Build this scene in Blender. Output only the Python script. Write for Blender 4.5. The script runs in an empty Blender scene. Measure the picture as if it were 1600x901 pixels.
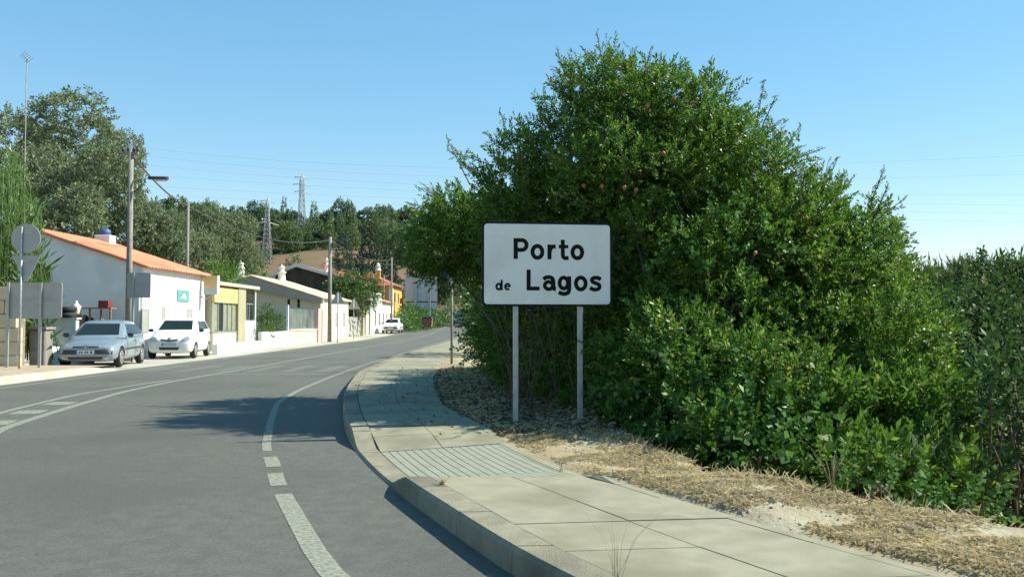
import bpy, bmesh, math, random
import numpy as np
from mathutils import Vector, Matrix
from mathutils.bvhtree import BVHTree

# ------------------------------------------------------------------ camera, sky, sun, exposure
sc = bpy.context.scene
COL = sc.collection
R = math.radians
F, CX, CY, HZ, CAMZ = 1386.0, 800.0, 450.5, 502.0, 1.35      # focal length etc. in pixels of the 1600 px photograph
PITCH = math.atan((HZ - CY) / F)
cam_d = bpy.data.cameras.new('camera'); cam = bpy.data.objects.new('camera', cam_d); COL.objects.link(cam)
cam.location = (0, 0, CAMZ); cam.rotation_euler = (R(90) + PITCH, 0, 0)
cam_d.sensor_width = 36; cam_d.lens = 36 * F / 1600
cam_d.clip_start = 0.1; cam_d.clip_end = 3000
sc.camera = cam
SUN_EL, SUN_AZ = 42.0, 11.0                                   # azimuth from +X towards +Y
world = bpy.data.worlds.new('World'); sc.world = world; world.use_nodes = True
wn = world.node_tree; bg = wn.nodes['Background']
sky = wn.nodes.new('ShaderNodeTexSky'); sky.sky_type = 'NISHITA'; sky.sun_disc = False
sky.sun_elevation = R(SUN_EL); sky.sun_rotation = R(90 - SUN_AZ)
sky.altitude = 0; sky.air_density = 1.0; sky.dust_density = 0.0; sky.ozone_density = 2.0
hs = wn.nodes.new('ShaderNodeHueSaturation'); hs.inputs['Saturation'].default_value = 1.85; hs.inputs['Hue'].default_value = 0.492; hs.inputs['Value'].default_value = 2.1
gm = wn.nodes.new('ShaderNodeGamma'); gm.inputs[1].default_value = 0.50; wn.links.new(sky.outputs[0], gm.inputs[0]); wn.links.new(gm.outputs[0], hs.inputs['Color']); wn.links.new(hs.outputs[0], bg.inputs[0]); bg.inputs[1].default_value = 0.108
sun_d = bpy.data.lights.new('sun', 'SUN'); sun_d.energy = 5.0; sun_d.angle = R(0.53); sun_d.color = (1.0, 0.96, 0.80)
sun = bpy.data.objects.new('sun', sun_d); COL.objects.link(sun)
sdir = Vector((math.cos(R(SUN_EL)) * math.cos(R(SUN_AZ)), math.cos(R(SUN_EL)) * math.sin(R(SUN_AZ)), math.sin(R(SUN_EL))))
sun.rotation_euler = sdir.to_track_quat('Z', 'Y').to_euler()
sun.location = sdir * 50
vs = sc.view_settings; vs.view_transform = 'Standard'; vs.look = 'None'; vs.exposure = 0.85; vs.gamma = 1.0
sc.cycles.max_bounces = 6; sc.cycles.transparent_max_bounces = 8
sc.cycles.use_denoising = True

rng = np.random.default_rng(7); random.seed(7)

# ------------------------------------------------------------------ helpers
def P(px, py, Y):
    """world point seen at photograph pixel (px,py) at distance Y in front of the camera"""
    u = (px - CX) / F; v = (CY - py) / F
    d = Vector((u, math.cos(PITCH) - v * math.sin(PITCH), math.sin(PITCH) + v * math.cos(PITCH)))
    return Vector((0, 0, CAMZ)) + d * (Y / d.y)
def ss(t):
    t = np.clip(t, 0, 1); return t * t * (3 - 2 * t)

_mats = {}
def nodes_mat(name):
    m = bpy.data.materials.new(name); m.use_nodes = True
    nt = m.node_tree; return m, nt, nt.nodes['Principled BSDF']
def mat(name, c, rough=0.7, c2=None, scale=4.0, bump=0.0, bscale=40.0, metal=0.0, spec=0.5, detail=6, c3=None, scale3=0.6, coat=0.0):
    if name in _mats: return _mats[name]
    m, nt, b = nodes_mat(name)
    b.inputs['Roughness'].default_value = rough; b.inputs['Metallic'].default_value = metal
    b.inputs['Specular IOR Level'].default_value = spec; b.inputs['Coat Weight'].default_value = coat
    b.inputs['Base Color'].default_value = (*c, 1)
    tc = nt.nodes.new('ShaderNodeTexCoord')
    if c2 is not None:
        n = nt.nodes.new('ShaderNodeTexNoise'); n.inputs['Scale'].default_value = scale; n.inputs['Detail'].default_value = detail
        nt.links.new(tc.outputs['Object'], n.inputs['Vector'])
        r = nt.nodes.new('ShaderNodeValToRGB'); r.color_ramp.elements[0].position = 0.35; r.color_ramp.elements[1].position = 0.65
        r.color_ramp.elements[0].color = (*c, 1); r.color_ramp.elements[1].color = (*c2, 1)
        nt.links.new(n.outputs['Fac'], r.inputs[0]); out = r.outputs[0]
        if c3 is not None:
            n3 = nt.nodes.new('ShaderNodeTexNoise'); n3.inputs['Scale'].default_value = scale3; n3.inputs['Detail'].default_value = 4
            nt.links.new(tc.outputs['Object'], n3.inputs['Vector'])
            mp = nt.nodes.new('ShaderNodeMapRange'); mp.inputs[1].default_value = 0.48; mp.inputs[2].default_value = 0.66
            nt.links.new(n3.outputs['Fac'], mp.inputs[0])
            mx = nt.nodes.new('ShaderNodeMix'); mx.data_type = 'RGBA'
            nt.links.new(mp.outputs[0], mx.inputs[0]); nt.links.new(out, mx.inputs[6]); mx.inputs[7].default_value = (*c3, 1)
            out = mx.outputs[2]
        nt.links.new(out, b.inputs['Base Color'])
    if bump:
        n2 = nt.nodes.new('ShaderNodeTexNoise'); n2.inputs['Scale'].default_value = bscale; n2.inputs['Detail'].default_value = 5
        nt.links.new(tc.outputs['Object'], n2.inputs['Vector'])
        bp = nt.nodes.new('ShaderNodeBump'); bp.inputs['Strength'].default_value = bump; bp.inputs['Distance'].default_value = 0.02
        nt.links.new(n2.outputs['Fac'], bp.inputs['Height']); nt.links.new(bp.outputs[0], b.inputs['Normal'])
    _mats[name] = m; return m
def leaf_mat(name, cols, rough=0.45, trans=0.25, spec=0.5):
    """leaf colours vary from leaf to leaf (random per island)"""
    if name in _mats: return _mats[name]
    m, nt, b = nodes_mat(name)
    g = nt.nodes.new('ShaderNodeNewGeometry'); r = nt.nodes.new('ShaderNodeValToRGB')
    el = r.color_ramp.elements
    while len(el) < len(cols): el.new(0.5)
    for i, (p, c) in enumerate(cols): el[i].position = p; el[i].color = (*c, 1)
    nt.links.new(g.outputs['Random Per Island'], r.inputs[0]); nt.links.new(r.outputs[0], b.inputs['Base Color'])
    b.inputs['Roughness'].default_value = rough; b.inputs['Specular IOR Level'].default_value = spec
    t = nt.nodes.new('ShaderNodeBsdfTranslucent'); nt.links.new(r.outputs[0], t.inputs[0])
    mx = nt.nodes.new('ShaderNodeMixShader'); mx.inputs[0].default_value = trans
    nt.links.new(b.outputs[0], mx.inputs[1]); nt.links.new(t.outputs[0], mx.inputs[2])
    nt.links.new(mx.outputs[0], nt.nodes['Material Output'].inputs[0])
    _mats[name] = m; return m

def tag(o, label=None, cat=None, group=None, kind=None):
    if label: o['label'] = label
    if cat: o['category'] = cat
    if group: o['group'] = group
    if kind: o['kind'] = kind
    return o
def link(name, me, m=None, parent=None):
    o = bpy.data.objects.new(name, me); COL.objects.link(o)
    if m is not None and len(me.materials) == 0: me.materials.append(m)
    if parent is not None: o.parent = parent
    return o
def empty(name, loc, rz=0.0):
    o = bpy.data.objects.new(name, None); COL.objects.link(o); o.location = loc; o.rotation_euler = (0, 0, rz)
    o.empty_display_size = 0.2; return o
def np_mesh(name, verts, faces, smooth=False):
    """verts (N,3), faces (M,k) arrays, all the same k"""
    me = bpy.data.meshes.new(name); verts = np.asarray(verts, np.float32); faces = np.asarray(faces, np.int32)
    k = faces.shape[1]; me.vertices.add(len(verts)); me.vertices.foreach_set('co', verts.ravel())
    me.loops.add(faces.size); me.loops.foreach_set('vertex_index', faces.ravel())
    me.polygons.add(len(faces)); me.polygons.foreach_set('loop_start', np.arange(0, faces.size, k, dtype=np.int32))
    if smooth: me.polygons.foreach_set('use_smooth', np.ones(len(faces), bool))
    me.update(calc_edges=True); return me
class MB:
    """collects shapes into one mesh"""
    def __init__(s): s.bm = bmesh.new()
    def box(s, c, d, rot=None):
        M = Matrix.Translation(Vector(c)) @ (rot.to_4x4() if rot else Matrix()) @ Matrix.Diagonal((*d, 1))
        bmesh.ops.create_cube(s.bm, size=1, matrix=M); return s
    def b2(s, x0, x1, y0, y1, z0, z1): return s.box(((x0+x1)/2, (y0+y1)/2, (z0+z1)/2), (x1-x0, y1-y0, z1-z0))
    def tube(s, pts, r, n=8, r2=None, cap=True):
        pts = [Vector(p) for p in pts]; rings = []
        for i, p in enumerate(pts):
            t = (pts[min(i+1, len(pts)-1)] - pts[max(i-1, 0)]).normalized()
            a = t.orthogonal().normalized() if i == 0 else (a - t * a.dot(t)).normalized()
            b = t.cross(a); rr = r if r2 is None else r + (r2 - r) * i / (len(pts)-1)
            rings.append([s.bm.verts.new(p + (a * math.cos(q) + b * math.sin(q)) * rr) for q in [2*math.pi*k/n for k in range(n)]])
        for A, B in zip(rings, rings[1:]):
            for k in range(n): s.bm.faces.new((A[k], A[(k+1) % n], B[(k+1) % n], B[k])).smooth = True
        if cap: s.bm.faces.new(rings[0][::-1]); s.bm.faces.new(rings[-1])
        return s
    def lathe(s, prof, n=16, M=Matrix()):
        rings = []
        for (r, z) in prof: rings.append([s.bm.verts.new(M @ Vector((r*math.cos(q), r*math.sin(q), z))) for q in [2*math.pi*k/n for k in range(n)]])
        for A, B in zip(rings, rings[1:]):
            for k in range(n): s.bm.faces.new((A[k], A[(k+1) % n], B[(k+1) % n], B[k])).smooth = True
        s.bm.faces.new(rings[0][::-1]); s.bm.faces.new(rings[-1]); return s
    def prism(s, poly, d):
        """poly: 3D outline, d: extrusion vector"""
        d = Vector(d); A = [s.bm.verts.new(Vector(p)) for p in poly]; B = [s.bm.verts.new(Vector(p) + d) for p in poly]
        s.bm.faces.new(A[::-1]); s.bm.faces.new(B); n = len(A)
        for k in range(n): s.bm.faces.new((A[k], A[(k+1) % n], B[(k+1) % n], B[k]))
        bmesh.ops.recalc_face_normals(s.bm, faces=s.bm.faces[:]); return s
    def bevel(s, w, seg=1):
        bmesh.ops.bevel(s.bm, geom=s.bm.edges[:], offset=w, segments=seg, affect='EDGES'); return s
    def mesh(s, name):
        me = bpy.data.meshes.new(name); bmesh.ops.recalc_face_normals(s.bm, faces=s.bm.faces[:])
        s.bm.to_mesh(me); s.bm.free(); return me
    def obj(s, name, m, parent=None): return link(name, s.mesh(name), m, parent)
def evaluated(o, name):
    dg = bpy.context.evaluated_depsgraph_get(); me = bpy.data.meshes.new_from_object(o.evaluated_get(dg)); me.name = name; return me

# smooth 1-D profiles along the road
YY = np.arange(-12, 220, 0.1)
def prof(ys, xs, w=0.9):
    v = np.interp(YY, ys, xs); n = int(w / 0.1); k = np.hanning(2*n+1); k /= k.sum()
    v = np.convolve(np.pad(v, n, mode='reflect', reflect_type='odd'), k, mode='valid')
    return lambda y: np.interp(y, YY, v)
KERB = prof([-12, -4, 0, 2.5, 4.7, 6.85, 8, 9.4, 11, 12.6, 15, 17.3, 21.3, 27.5, 36.7, 49, 220],
            [12, 5.6, 2.8, 1.15, .02, -.84, -1.25, -1.68, -2.07, -2.4, -2.85, -3.2, -3.7, -4.0, -4.05, -4.0, -4.0])
EDGE = prof([-12, -4, 2.5, 4.17, 5.6, 7, 8.4, 10.5, 12.8, 17, 23.8, 36, 60, 220],
            [14, 8, 3.1, 2.1, 1.33, .66, .18, -.38, -1.0, -1.5, -2.05, -2.2, -2.2, -2.2])
VERGE = prof([-12, -4, 2.5, 4, 5.07, 6.1, 7.1, 8.85, 11.2, 16, 25, 60, 220],
             [16, 10, 5, 3.9, 2.93, 2.33, 1.7, 1.32, 1.0, .7, .5, .5, .5])
RLINE = prof([-12, -4, 2, 4.7, 6.9, 7.7, 8.6, 9.4, 11.8, 14.8, 17.6, 21.7, 27.5, 39, 220],
             [11, 4.8, .8, -.95, -1.76, -2.04, -2.3, -2.6, -3.2, -3.9, -4.2, -4.42, -4.6, -4.6, -4.6])
def LLINE(y): return -10.35 + (RLINE(y) + 4.6) * 0.9 * ss((19 - np.asarray(y)) / 8)
def zroad(y):
    y = np.asarray(y, float); t = np.clip(y - 60, 0, 50); z = 0.0004 * t * t
    return z + 0.8 * (1 - np.exp(-np.clip(y - 110, 0, None) * 0.04 / 0.8))
def zpave(y, t):
    """height of the right pavement; dropped at the crossing ramp"""
    d = ss((y - 6.9) / 0.5) * ss((10.1 - y) / 0.9)
    return zroad(y) + 0.15 - 0.125 * d * (1 - 0.55 * t)
_nz = rng.normal(size=(64, 64))
def vnoise(x, y, s):
    x = np.asarray(x, float) / s; y = np.asarray(y, float) / s
    i = np.floor(x).astype(int); j = np.floor(y).astype(int); a = ss(x - i); b = ss(y - j)
    g = lambda p, q: _nz[p % 64, q % 64]
    return (g(i, j)*(1-a)+g(i+1, j)*a)*(1-b) + (g(i, j+1)*(1-a)+g(i+1, j+1)*a)*b
def ground_z(x, y):
    x = np.asarray(x, float); y = np.asarray(y, float)
    z = zroad(y) - 0.06
    z = z - 1.0 * ss((x - VERGE(y)) / 2.2) * ss((80 - y) / 30)
    left = ss((-x - 18.5) / 38) * ss((y - 15) / 25) * (1 - ss((y - 95) / 70))
    z = z + 9.5 * left + left * 0.8 * vnoise(x, y, 9)
    far = ss((y - 105) / 170) * (1 - ss((x - 5) / 75))
    z = z + 23.5 * far + far * 1.8 * vnoise(x, y, 22)
    return z

# ------------------------------------------------------------------ materials
M_ASPH = mat('asphalt', (.096, .098, .084), .8, (.126, .127, .110), 7, .6, 240, c3=(.088, .089, .077), scale3=.35)
# tyre-polished tracks, grit along the kerb and repair patches in the asphalt
nt = M_ASPH.node_tree; b = nt.nodes['Principled BSDF']; src = b.inputs['Base Color'].links[0].from_socket
uv = nt.nodes.new('ShaderNodeUVMap'); uv.uv_map = 'UVMap'; sx_ = nt.nodes.new('ShaderNodeSeparateXYZ'); nt.links.new(uv.outputs[0], sx_.inputs[0])
nz = nt.nodes.new('ShaderNodeTexNoise'); nz.inputs['Scale'].default_value = .5; nz.inputs['Detail'].default_value = 5; nt.links.new(uv.outputs[0], nz.inputs[0])
ad = nt.nodes.new('ShaderNodeMath'); ad.operation = 'MULTIPLY_ADD'; ad.inputs[1].default_value = .9; nt.links.new(nz.outputs[0], ad.inputs[0]); nt.links.new(sx_.outputs[0], ad.inputs[2])
mr = nt.nodes.new('ShaderNodeMapRange'); mr.inputs[1].default_value = -6.0; mr.inputs[2].default_value = 2.0; nt.links.new(ad.outputs[0], mr.inputs[0])
cr = nt.nodes.new('ShaderNodeValToRGB'); el = cr.color_ramp.elements
for k_, (p_, v_) in enumerate(((0, 1.0), (.13, .86), (.26, 1.08), (.40, .86), (.50, 1.05), (.60, .84), (.70, 1.1), (.80, 1.0), (.90, 1.22), (1, 1.3))):
    e_ = el[k_] if k_ < 1 else (el.new(p_) if k_ < 9 else el[len(el)-1])
    e_.position = p_; e_.color = (v_*.5, v_*.5, v_*.48, 1)
mxr = nt.nodes.new('ShaderNodeMix'); mxr.data_type = 'RGBA'; mxr.blend_type = 'MULTIPLY'; mxr.inputs[0].default_value = 1.0
gn = nt.nodes.new('ShaderNodeTexNoise'); gn.inputs['Scale'].default_value = 42; gn.inputs['Detail'].default_value = 8; gn.inputs['Roughness'].default_value = .75; nt.links.new(uv.outputs[0], gn.inputs[0])
gr = nt.nodes.new('ShaderNodeMapRange'); gr.inputs[1].default_value = .3; gr.inputs[2].default_value = .7; gr.inputs[3].default_value = .95; gr.inputs[4].default_value = 2.75; nt.links.new(gn.outputs[0], gr.inputs[0])
nt.links.new(src, mxr.inputs[6]); nt.links.new(cr.outputs[0], mxr.inputs[7])
ms = nt.nodes.new('ShaderNodeVectorMath'); ms.operation = 'SCALE'; nt.links.new(mxr.outputs[2], ms.inputs[0]); nt.links.new(gr.outputs[0], ms.inputs['Scale']); nt.links.new(ms.outputs[0], b.inputs['Base Color'])
M_PAINT, nt, b = nodes_mat('worn_road_paint')
b.inputs['Base Color'].default_value = (.30, .31, .25, 1); b.inputs['Roughness'].default_value = .8
tc = nt.nodes.new('ShaderNodeTexCoord'); n = nt.nodes.new('ShaderNodeTexNoise'); n.inputs['Scale'].default_value = 30; n.inputs['Detail'].default_value = 12
r = nt.nodes.new('ShaderNodeMapRange'); r.inputs[1].default_value = .34; r.inputs[2].default_value = .60; r.inputs[3].default_value = .42; r.inputs[4].default_value = .82
nt.links.new(tc.outputs['Object'], n.inputs[0]); nt.links.new(n.outputs[0], r.inputs[0]); nt.links.new(r.outputs[0], b.inputs['Alpha'])
M_CONC = mat('pavement_concrete', (.235, .22, .15), .95, (.28, .265, .185), 6, .22, 160, c3=(.185, .17, .112), scale3=1.3)
M_KERB = mat('kerb_concrete', (.21, .19, .13), .9, (.27, .25, .175), 9, .5, 90, c3=(.13, .115, .085), scale3=1.4)
M_TACT = mat('grooved_paving', (.235, .24, .185), .9, (.275, .28, .22), 7, .3, 100)
M_JOINT = mat('joint_dirt', (.17, .15, .10), 1.0, (.26, .23, .16), 8)
M_DIRT = mat('verge_dirt', (.26, .21, .125), 1, (.36, .32, .225), 3.0, .7, 30, c3=(.30, .21, .10), scale3=1.1)
M_GROUND = mat('hill_soil', (.19, .10, .055), 1, (.14, .095, .05), .25, .4, 3, c3=(.09, .10, .04), scale3=.06)
M_DUST = mat('dusty_roadside', (.36, .34, .27), 1, (.43, .41, .34), 2.0, .3, 40, c3=(.29, .28, .24), scale3=.5)
M_REDDIRT = mat('reddish_paving', (.34, .25, .17), 1, (.40, .32, .23), 3, .2, 40)
M_WHITE = mat('limewash_white', (.80, .80, .77), .9, (.74, .74, .70), 1.2, .15, 30, c3=(.66, .66, .61), scale3=.7)
M_STEEL = mat('galvanised_steel', (.42, .43, .42), .5, (.34, .35, .35), 9, metal=.5)
M_SIGNBACK = mat('sign_back_grey', (.33, .34, .33), .6, (.37, .38, .36), 4, metal=.2)
M_SIGNEDGE = mat('sign_black_edge', (.010, .012, .013), .6, spec=.15)
M_SIGNFACE = mat('sign_white_sheeting', (.70, .70, .66), .4, (.75, .75, .71), 60, bump=.02, c3=(.65, .65, .60), scale3=2.2)
M_TILE = mat('orange_roof_tile', (.55, .20, .10), .9, (.62, .26, .14), 3, .3, 20, c3=(.46, .17, .09), scale3=.8)
M_TILEPALE = mat('pale_roof_tile', (.60, .45, .28), .9, (.68, .53, .35), 3, .3, 20)
M_TILERED = mat('red_roof_tile', (.32, .09, .05), .9, (.40, .13, .08), 3, .3, 20)
M_CREAM = mat('cream_render', (.72, .66, .46), .9, (.66, .60, .40), 1.5, .1, 30)
M_YELLOW = mat('yellow_render', (.31, .29, .18), .9, (.36, .33, .21), 1.5, .1, 30)
M_TILED = mat('glazed_pale_tile', (.60, .60, .42), .4, (.64, .64, .47), 4)
M_BAND = mat('ochre_shop_band', (.55, .37, .14), .7, (.60, .43, .19), 3)
M_PINK = mat('pink_render', (.62, .36, .32), .9, (.68, .45, .40), 1.5, .1, 30)
M_GREYR = mat('grey_render', (.36, .34, .28), .9, (.42, .40, .33), 1.5, .1, 30)
M_DARKW = mat('dark_brown_stone', (.055, .045, .035), 1, (.10, .085, .07), 2, .4, 12)  # mottled dark brown tone for the barn wall
M_ORANGEY = mat('bright_yellow_render', (.55, .37, .06), .9, (.50, .33, .07), 2)
M_BLOCK = mat('limestone_block', (.50, .45, .33), .95, (.58, .54, .42), 3, .3, 30, c3=(.44, .36, .20), scale3=.9)
M_STONEGREY = mat('rubble_stone', (.30, .29, .26), 1, (.42, .41, .38), 3, .5, 15)
M_FRAME = mat('aluminium_frame', (.45, .49, .50), .4, metal=.6)
M_SHUT = mat('grey_shutter', (.36, .37, .33), .7, (.42, .43, .39), 4)
M_DARK = mat('dark_void', (.02, .02, .02), .8)
M_POLE = mat('weathered_pole', (.20, .18, .16), .9, (.27, .25, .22), 5, .3, 30)
M_CONCPOLE = mat('concrete_pole', (.19, .18, .15), .9, (.24, .23, .20), 5, .2, 30)
M_BLACK = mat('black_rubber', (.02, .02, .02), .8)
M_BLACKPL = mat('black_plastic', (.035, .035, .037), .55)
M_CHROME = mat('chrome', (.7, .7, .7), .15, metal=1)
M_LAMPG = mat('headlight_glass', (.55, .57, .58), .12, (.35, .37, .38), 14, metal=.6)
M_PLATE = mat('white_plate', (.66, .68, .68), .4)
M_BLUE = mat('blue_plate', (.03, .12, .42), .4)
M_RED = mat('red_plastic', (.20, .015, .025), .5, (.26, .03, .04), 6)
M_GLASS = mat('window_glass', (.015, .024, .020), .08, spec=.32)
M_BARK = mat('bark', (.10, .075, .05), .95, (.16, .125, .09), 14, .6, 40)
M_PAINTG = mat('plaque_green', (.10, .30, .28), .5, (.12, .34, .31), 4)
M_RUST = mat('rusty_iron', (.16, .075, .05), .8, (.24, .11, .07), 6, .2, 30)
M_WOOD = mat('old_wood', (.20, .13, .06), .9, (.30, .20, .09), 10, .2, 30)
M_LATT = mat('pylon_steel', (.36, .38, .39), .6, metal=.2)
M_WIRE = mat('wire', (.06, .06, .065), .6)

# ------------------------------------------------------------------ the setting
xs = np.unique(np.concatenate([np.arange(-30, 14, .6), np.linspace(-300, -30, 60), np.linspace(14, 400, 50)]))
ys = np.unique(np.concatenate([np.arange(-12, 45, .6), np.linspace(45, 150, 70), np.linspace(150, 360, 50), np.linspace(360, 1500, 20)]))
X, Y = np.meshgrid(xs, ys); Z = ground_z(X, Y)
V = np.stack([X.ravel(), Y.ravel(), Z.ravel()], 1); nx, ny = len(xs), len(ys)
i = (np.arange(ny-1)[:, None] * nx + np.arange(nx-1)[None, :]).ravel()
ground = link('ground', np_mesh('ground', V, np.stack([i, i+1, i+1+nx, i+nx], 1), True), M_GROUND); tag(ground, kind='structure')

def strip(y, xa, xb, za, zb=None):
    """a sheet between two edges along the road"""
    zb = za if zb is None else zb; n = len(y)
    v = np.concatenate([np.stack([xa, y, za], 1), np.stack([xb, y, zb], 1)]); k = np.arange(n-1)
    return v, np.stack([k, k+n, k+n+1, k+1], 1)
y = np.concatenate([np.arange(-10, 40, .5), np.arange(40, 150, 2.)])
nc = 25; tt = np.linspace(0, 1, nc); XL, XR = LLINE(y) - .45, KERB(y) + .12
XG = XL[:, None] + (XR - XL)[:, None] * tt[None, :]; YG = np.repeat(y[:, None], nc, 1); ZG = np.repeat(zroad(y)[:, None], nc, 1)
i = (np.arange(len(y)-1)[:, None] * nc + np.arange(nc-1)[None, :]).ravel()
rme = np_mesh('road', np.stack([XG.ravel(), YG.ravel(), ZG.ravel()], 1), np.stack([i, i+1, i+1+nc, i+nc], 1))
uvl = rme.uv_layers.new(name='UVMap'); li = np.empty(len(rme.loops), np.int32); rme.loops.foreach_get('vertex_index', li)
UV = np.stack([(XG - RLINE(YG)).ravel(), YG.ravel()], 1)[li]; uvl.data.foreach_set('uv', UV.ravel().astype(np.float32))
road = link('road', rme, M_ASPH); tag(road, kind='structure')
v, f = strip(y, np.minimum(LLINE(y), -10.0) - 3.8, LLINE(y) - 0.35, zroad(y) - .010, zroad(y) - .008)
layby = link('lay_by', np_mesh('lay_by', v, f), M_DUST); tag(layby, kind='structure')
M_FADED = M_PAINT.copy(); M_FADED.name = 'faded_road_paint'
for n_ in M_FADED.node_tree.nodes:
    if n_.type == 'MAP_RANGE': n_.inputs[3].default_value = .08; n_.inputs[4].default_value = .42
def marking(name, ys, xs, w, dz=.004, m=None):
    ys = np.asarray(ys, float); xs = np.asarray(xs, float)
    tx = np.gradient(xs); ty = np.gradient(ys); L = np.hypot(tx, ty); nxn, nyn = ty/L, -tx/L
    n = len(ys); z = zroad(ys) + dz
    a = np.stack([xs - nxn*w/2, ys - nyn*w/2, z], 1); b_ = np.stack([xs + nxn*w/2, ys + nyn*w/2, z], 1)
    k = np.arange(n-1); return link(name, np_mesh(name, np.concatenate([a, b_]), np.stack([k, k+n, k+n+1, k+1], 1)), m or M_PAINT, road)
for a, b_ in ((2.2, 7.0), (7.35, 7.95), (8.3, 8.9)):
    yy = np.linspace(a, b_, 12); marking('lane_dash', yy, RLINE(yy), .135)
yy = np.arange(9.3, 140, .5); marking('edge_line', yy, RLINE(yy), .095)
yy = np.arange(8, 140, .5); marking('edge_line', yy, LLINE(yy), .12)
CEN = prof([-12, 0, 6, 11.1, 14.2, 17, 20, 24, 31, 220], [4, -1.6, -4.2, -6.4, -7.0, -7.45, -7.65, -7.6, -7.6, -7.5])
CE2 = prof([-12, 0, 8, 13.3, 16.4, 19.5, 21, 24], [2, -3.6, -6.1, -7.6, -8.05, -7.95, -7.85, -7.8])
yy = np.arange(2, 140, .5); marking('centre_line', yy, CEN(yy), .14)
yy = np.arange(2, 21, .5); marking('centre_line', yy, CE2(yy), .12)
for a in (9.6, 11.6, 13.0, 14.4):
    yy = np.linspace(a, a + .55, 4); marking('island_dash', yy, (CEN(yy) + CE2(yy)) / 2, .42)
for k, x in enumerate(np.arange(-9.9, -4.9, .95)):
    if abs(x + 7.6) < .3: continue
    yy = np.linspace(23.9, 27.2, 4); marking('crossing_bar', yy, np.full(4, x), .42, .0045, M_FADED)
for (x0, x1, y0) in ((-7.4, -4.75, 22.6),):
    yy = np.array([y0, y0 + .12]); m_ = MB(); m_.b2(x0, x1, y0, y0 + .14, .0005, .0042); m_.obj('stop_line', M_PAINT, road)

# right pavement: bed, kerb stones, slabs, grooved strips, edging
y = np.concatenate([np.arange(-8, 30, .3), np.arange(30, 130, 2.)])
v1, f1 = strip(y, KERB(y) + .1, EDGE(y) + .05, zpave(y, 0) - .02, zpave(y, 1) - .02)
pave = link('pavement', np_mesh('pavement', v1, f1), M_JOINT); tag(pave, kind='structure')
def cell(name, ya, yb, ta, tb, m, dz=0.0, gap=.008, thick=.12, off=.24, skew=0.0, endoff=.086):
    """one piece of paving between arc stations ya..yb and cross fractions ta..tb (fractions of the slab field)"""
    n = max(2, int((yb - ya) / .35) + 1); g = gap
    yv = np.linspace(ya + g, yb - g, n); bm = bmesh.new(); top = []
    for yk in yv:
        x0 = float(KERB(yk)) + off; x1 = float(EDGE(yk)) - endoff; row = []
        for t in (ta, tb):
            xx = x0 + (x1 - x0) * t + (g if t == ta else -g); yo = yk + skew * (xx - x0)
            row.append(Vector((xx, yo, float(zpave(yo, t)) + dz)))
        top.append(row)
    T = [[bm.verts.new(p) for p in r_] for r_ in top]; B = [[bm.verts.new(p - Vector((0, 0, thick))) for p in r_] for r_ in top]
    for k in range(n-1):
        bm.faces.new((T[k][0], T[k][1], T[k+1][1], T[k+1][0]))
        bm.faces.new((T[k][0], T[k+1][0], B[k+1][0], B[k][0])); bm.faces.new((T[k][1], B[k][1], B[k+1][1], T[k+1][1]))
    bm.faces.new((T[0][0], B[0][0], B[0][1], T[0][1])); bm.faces.new((T[-1][0], T[-1][1], B[-1][1], B[-1][0]))
    bmesh.ops.recalc_face_normals(bm, faces=bm.faces[:]); me = bpy.data.meshes.new(name); bm.to_mesh(me); bm.free()
    return link(name, me, m, pave)
ya = 1.6
while ya < 60:
    L = .62 if ya < 11 else (1.2 if ya < 25 else 3.0)
    yb = ya + L
    if ya < 6.9 and yb > 6.55: yb = 6.95
    if 6.9 <= ya < 9.07: ya = 9.07; yb = ya + L
    if True:
        for ta, tb in ((0, .5), (.5, 1)):
            cell('paving_slab', ya, yb, ta, tb, M_CONC, dz=random.uniform(-.003, .003), gap=.004, skew=.12)
    ya = yb
ya = 7.0
for k in range(16): cell('grooved_strip', 7.02, 9.05, k/16, (k+1)/16, M_TACT, gap=.005, skew=.12)
def kerb_stone(ya, yb, xf, inner, zt, z0, m, parent, w=.24, flip=1):
    n = 5; yv = np.linspace(ya + .006, yb - .006, n); bm = bmesh.new(); rings = []
    for yk in yv:
        x0 = float(xf(yk)); zt_ = float(zt(yk)); zb = float(zroad(yk)) - .12
        prof_ = [(0.0, zb), (0.012, zt_ - .03), (0.035, zt_ - .004), (w - .01, zt_), (w, zb)]
        rings.append([bm.verts.new((x0 + flip * a, yk, z)) for a, z in prof_])
    for A, B in zip(rings, rings[1:]):
        for k in range(4): bm.faces.new((A[k], A[k+1], B[k+1], B[k]))
    bm.faces.new(rings[0]); bm.faces.new(rings[-1][::-1]); bmesh.ops.recalc_face_normals(bm, faces=bm.faces[:])
    me = bpy.data.meshes.new('kerb_stone'); bm.to_mesh(me); bm.free(); return link('kerb_stone', me, m, parent)
ya = 1.4
while ya < 120:
    L = .85 if ya < 40 else 8
    kerb_stone(ya, ya + L, KERB, None, lambda q: zpave(q, 0) + .004, 0, M_KERB, pave); ya += L
ya = 1.6
while ya < 40:
    yb = ya + 1.0; yv = np.linspace(ya + .005, yb - .005, 4)
    m_ = MB(); pts = [(float(EDGE(q)) - .085, q, float(zpave(q, 1)) + .001) for q in yv] + [(float(EDGE(q)) - .005, q, float(zpave(q, 1)) + .001) for q in yv[::-1]]
    m_.prism(pts, (0, 0, -.15)); m_.obj('edging_stone', M_CONC, pave); ya = yb

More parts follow.
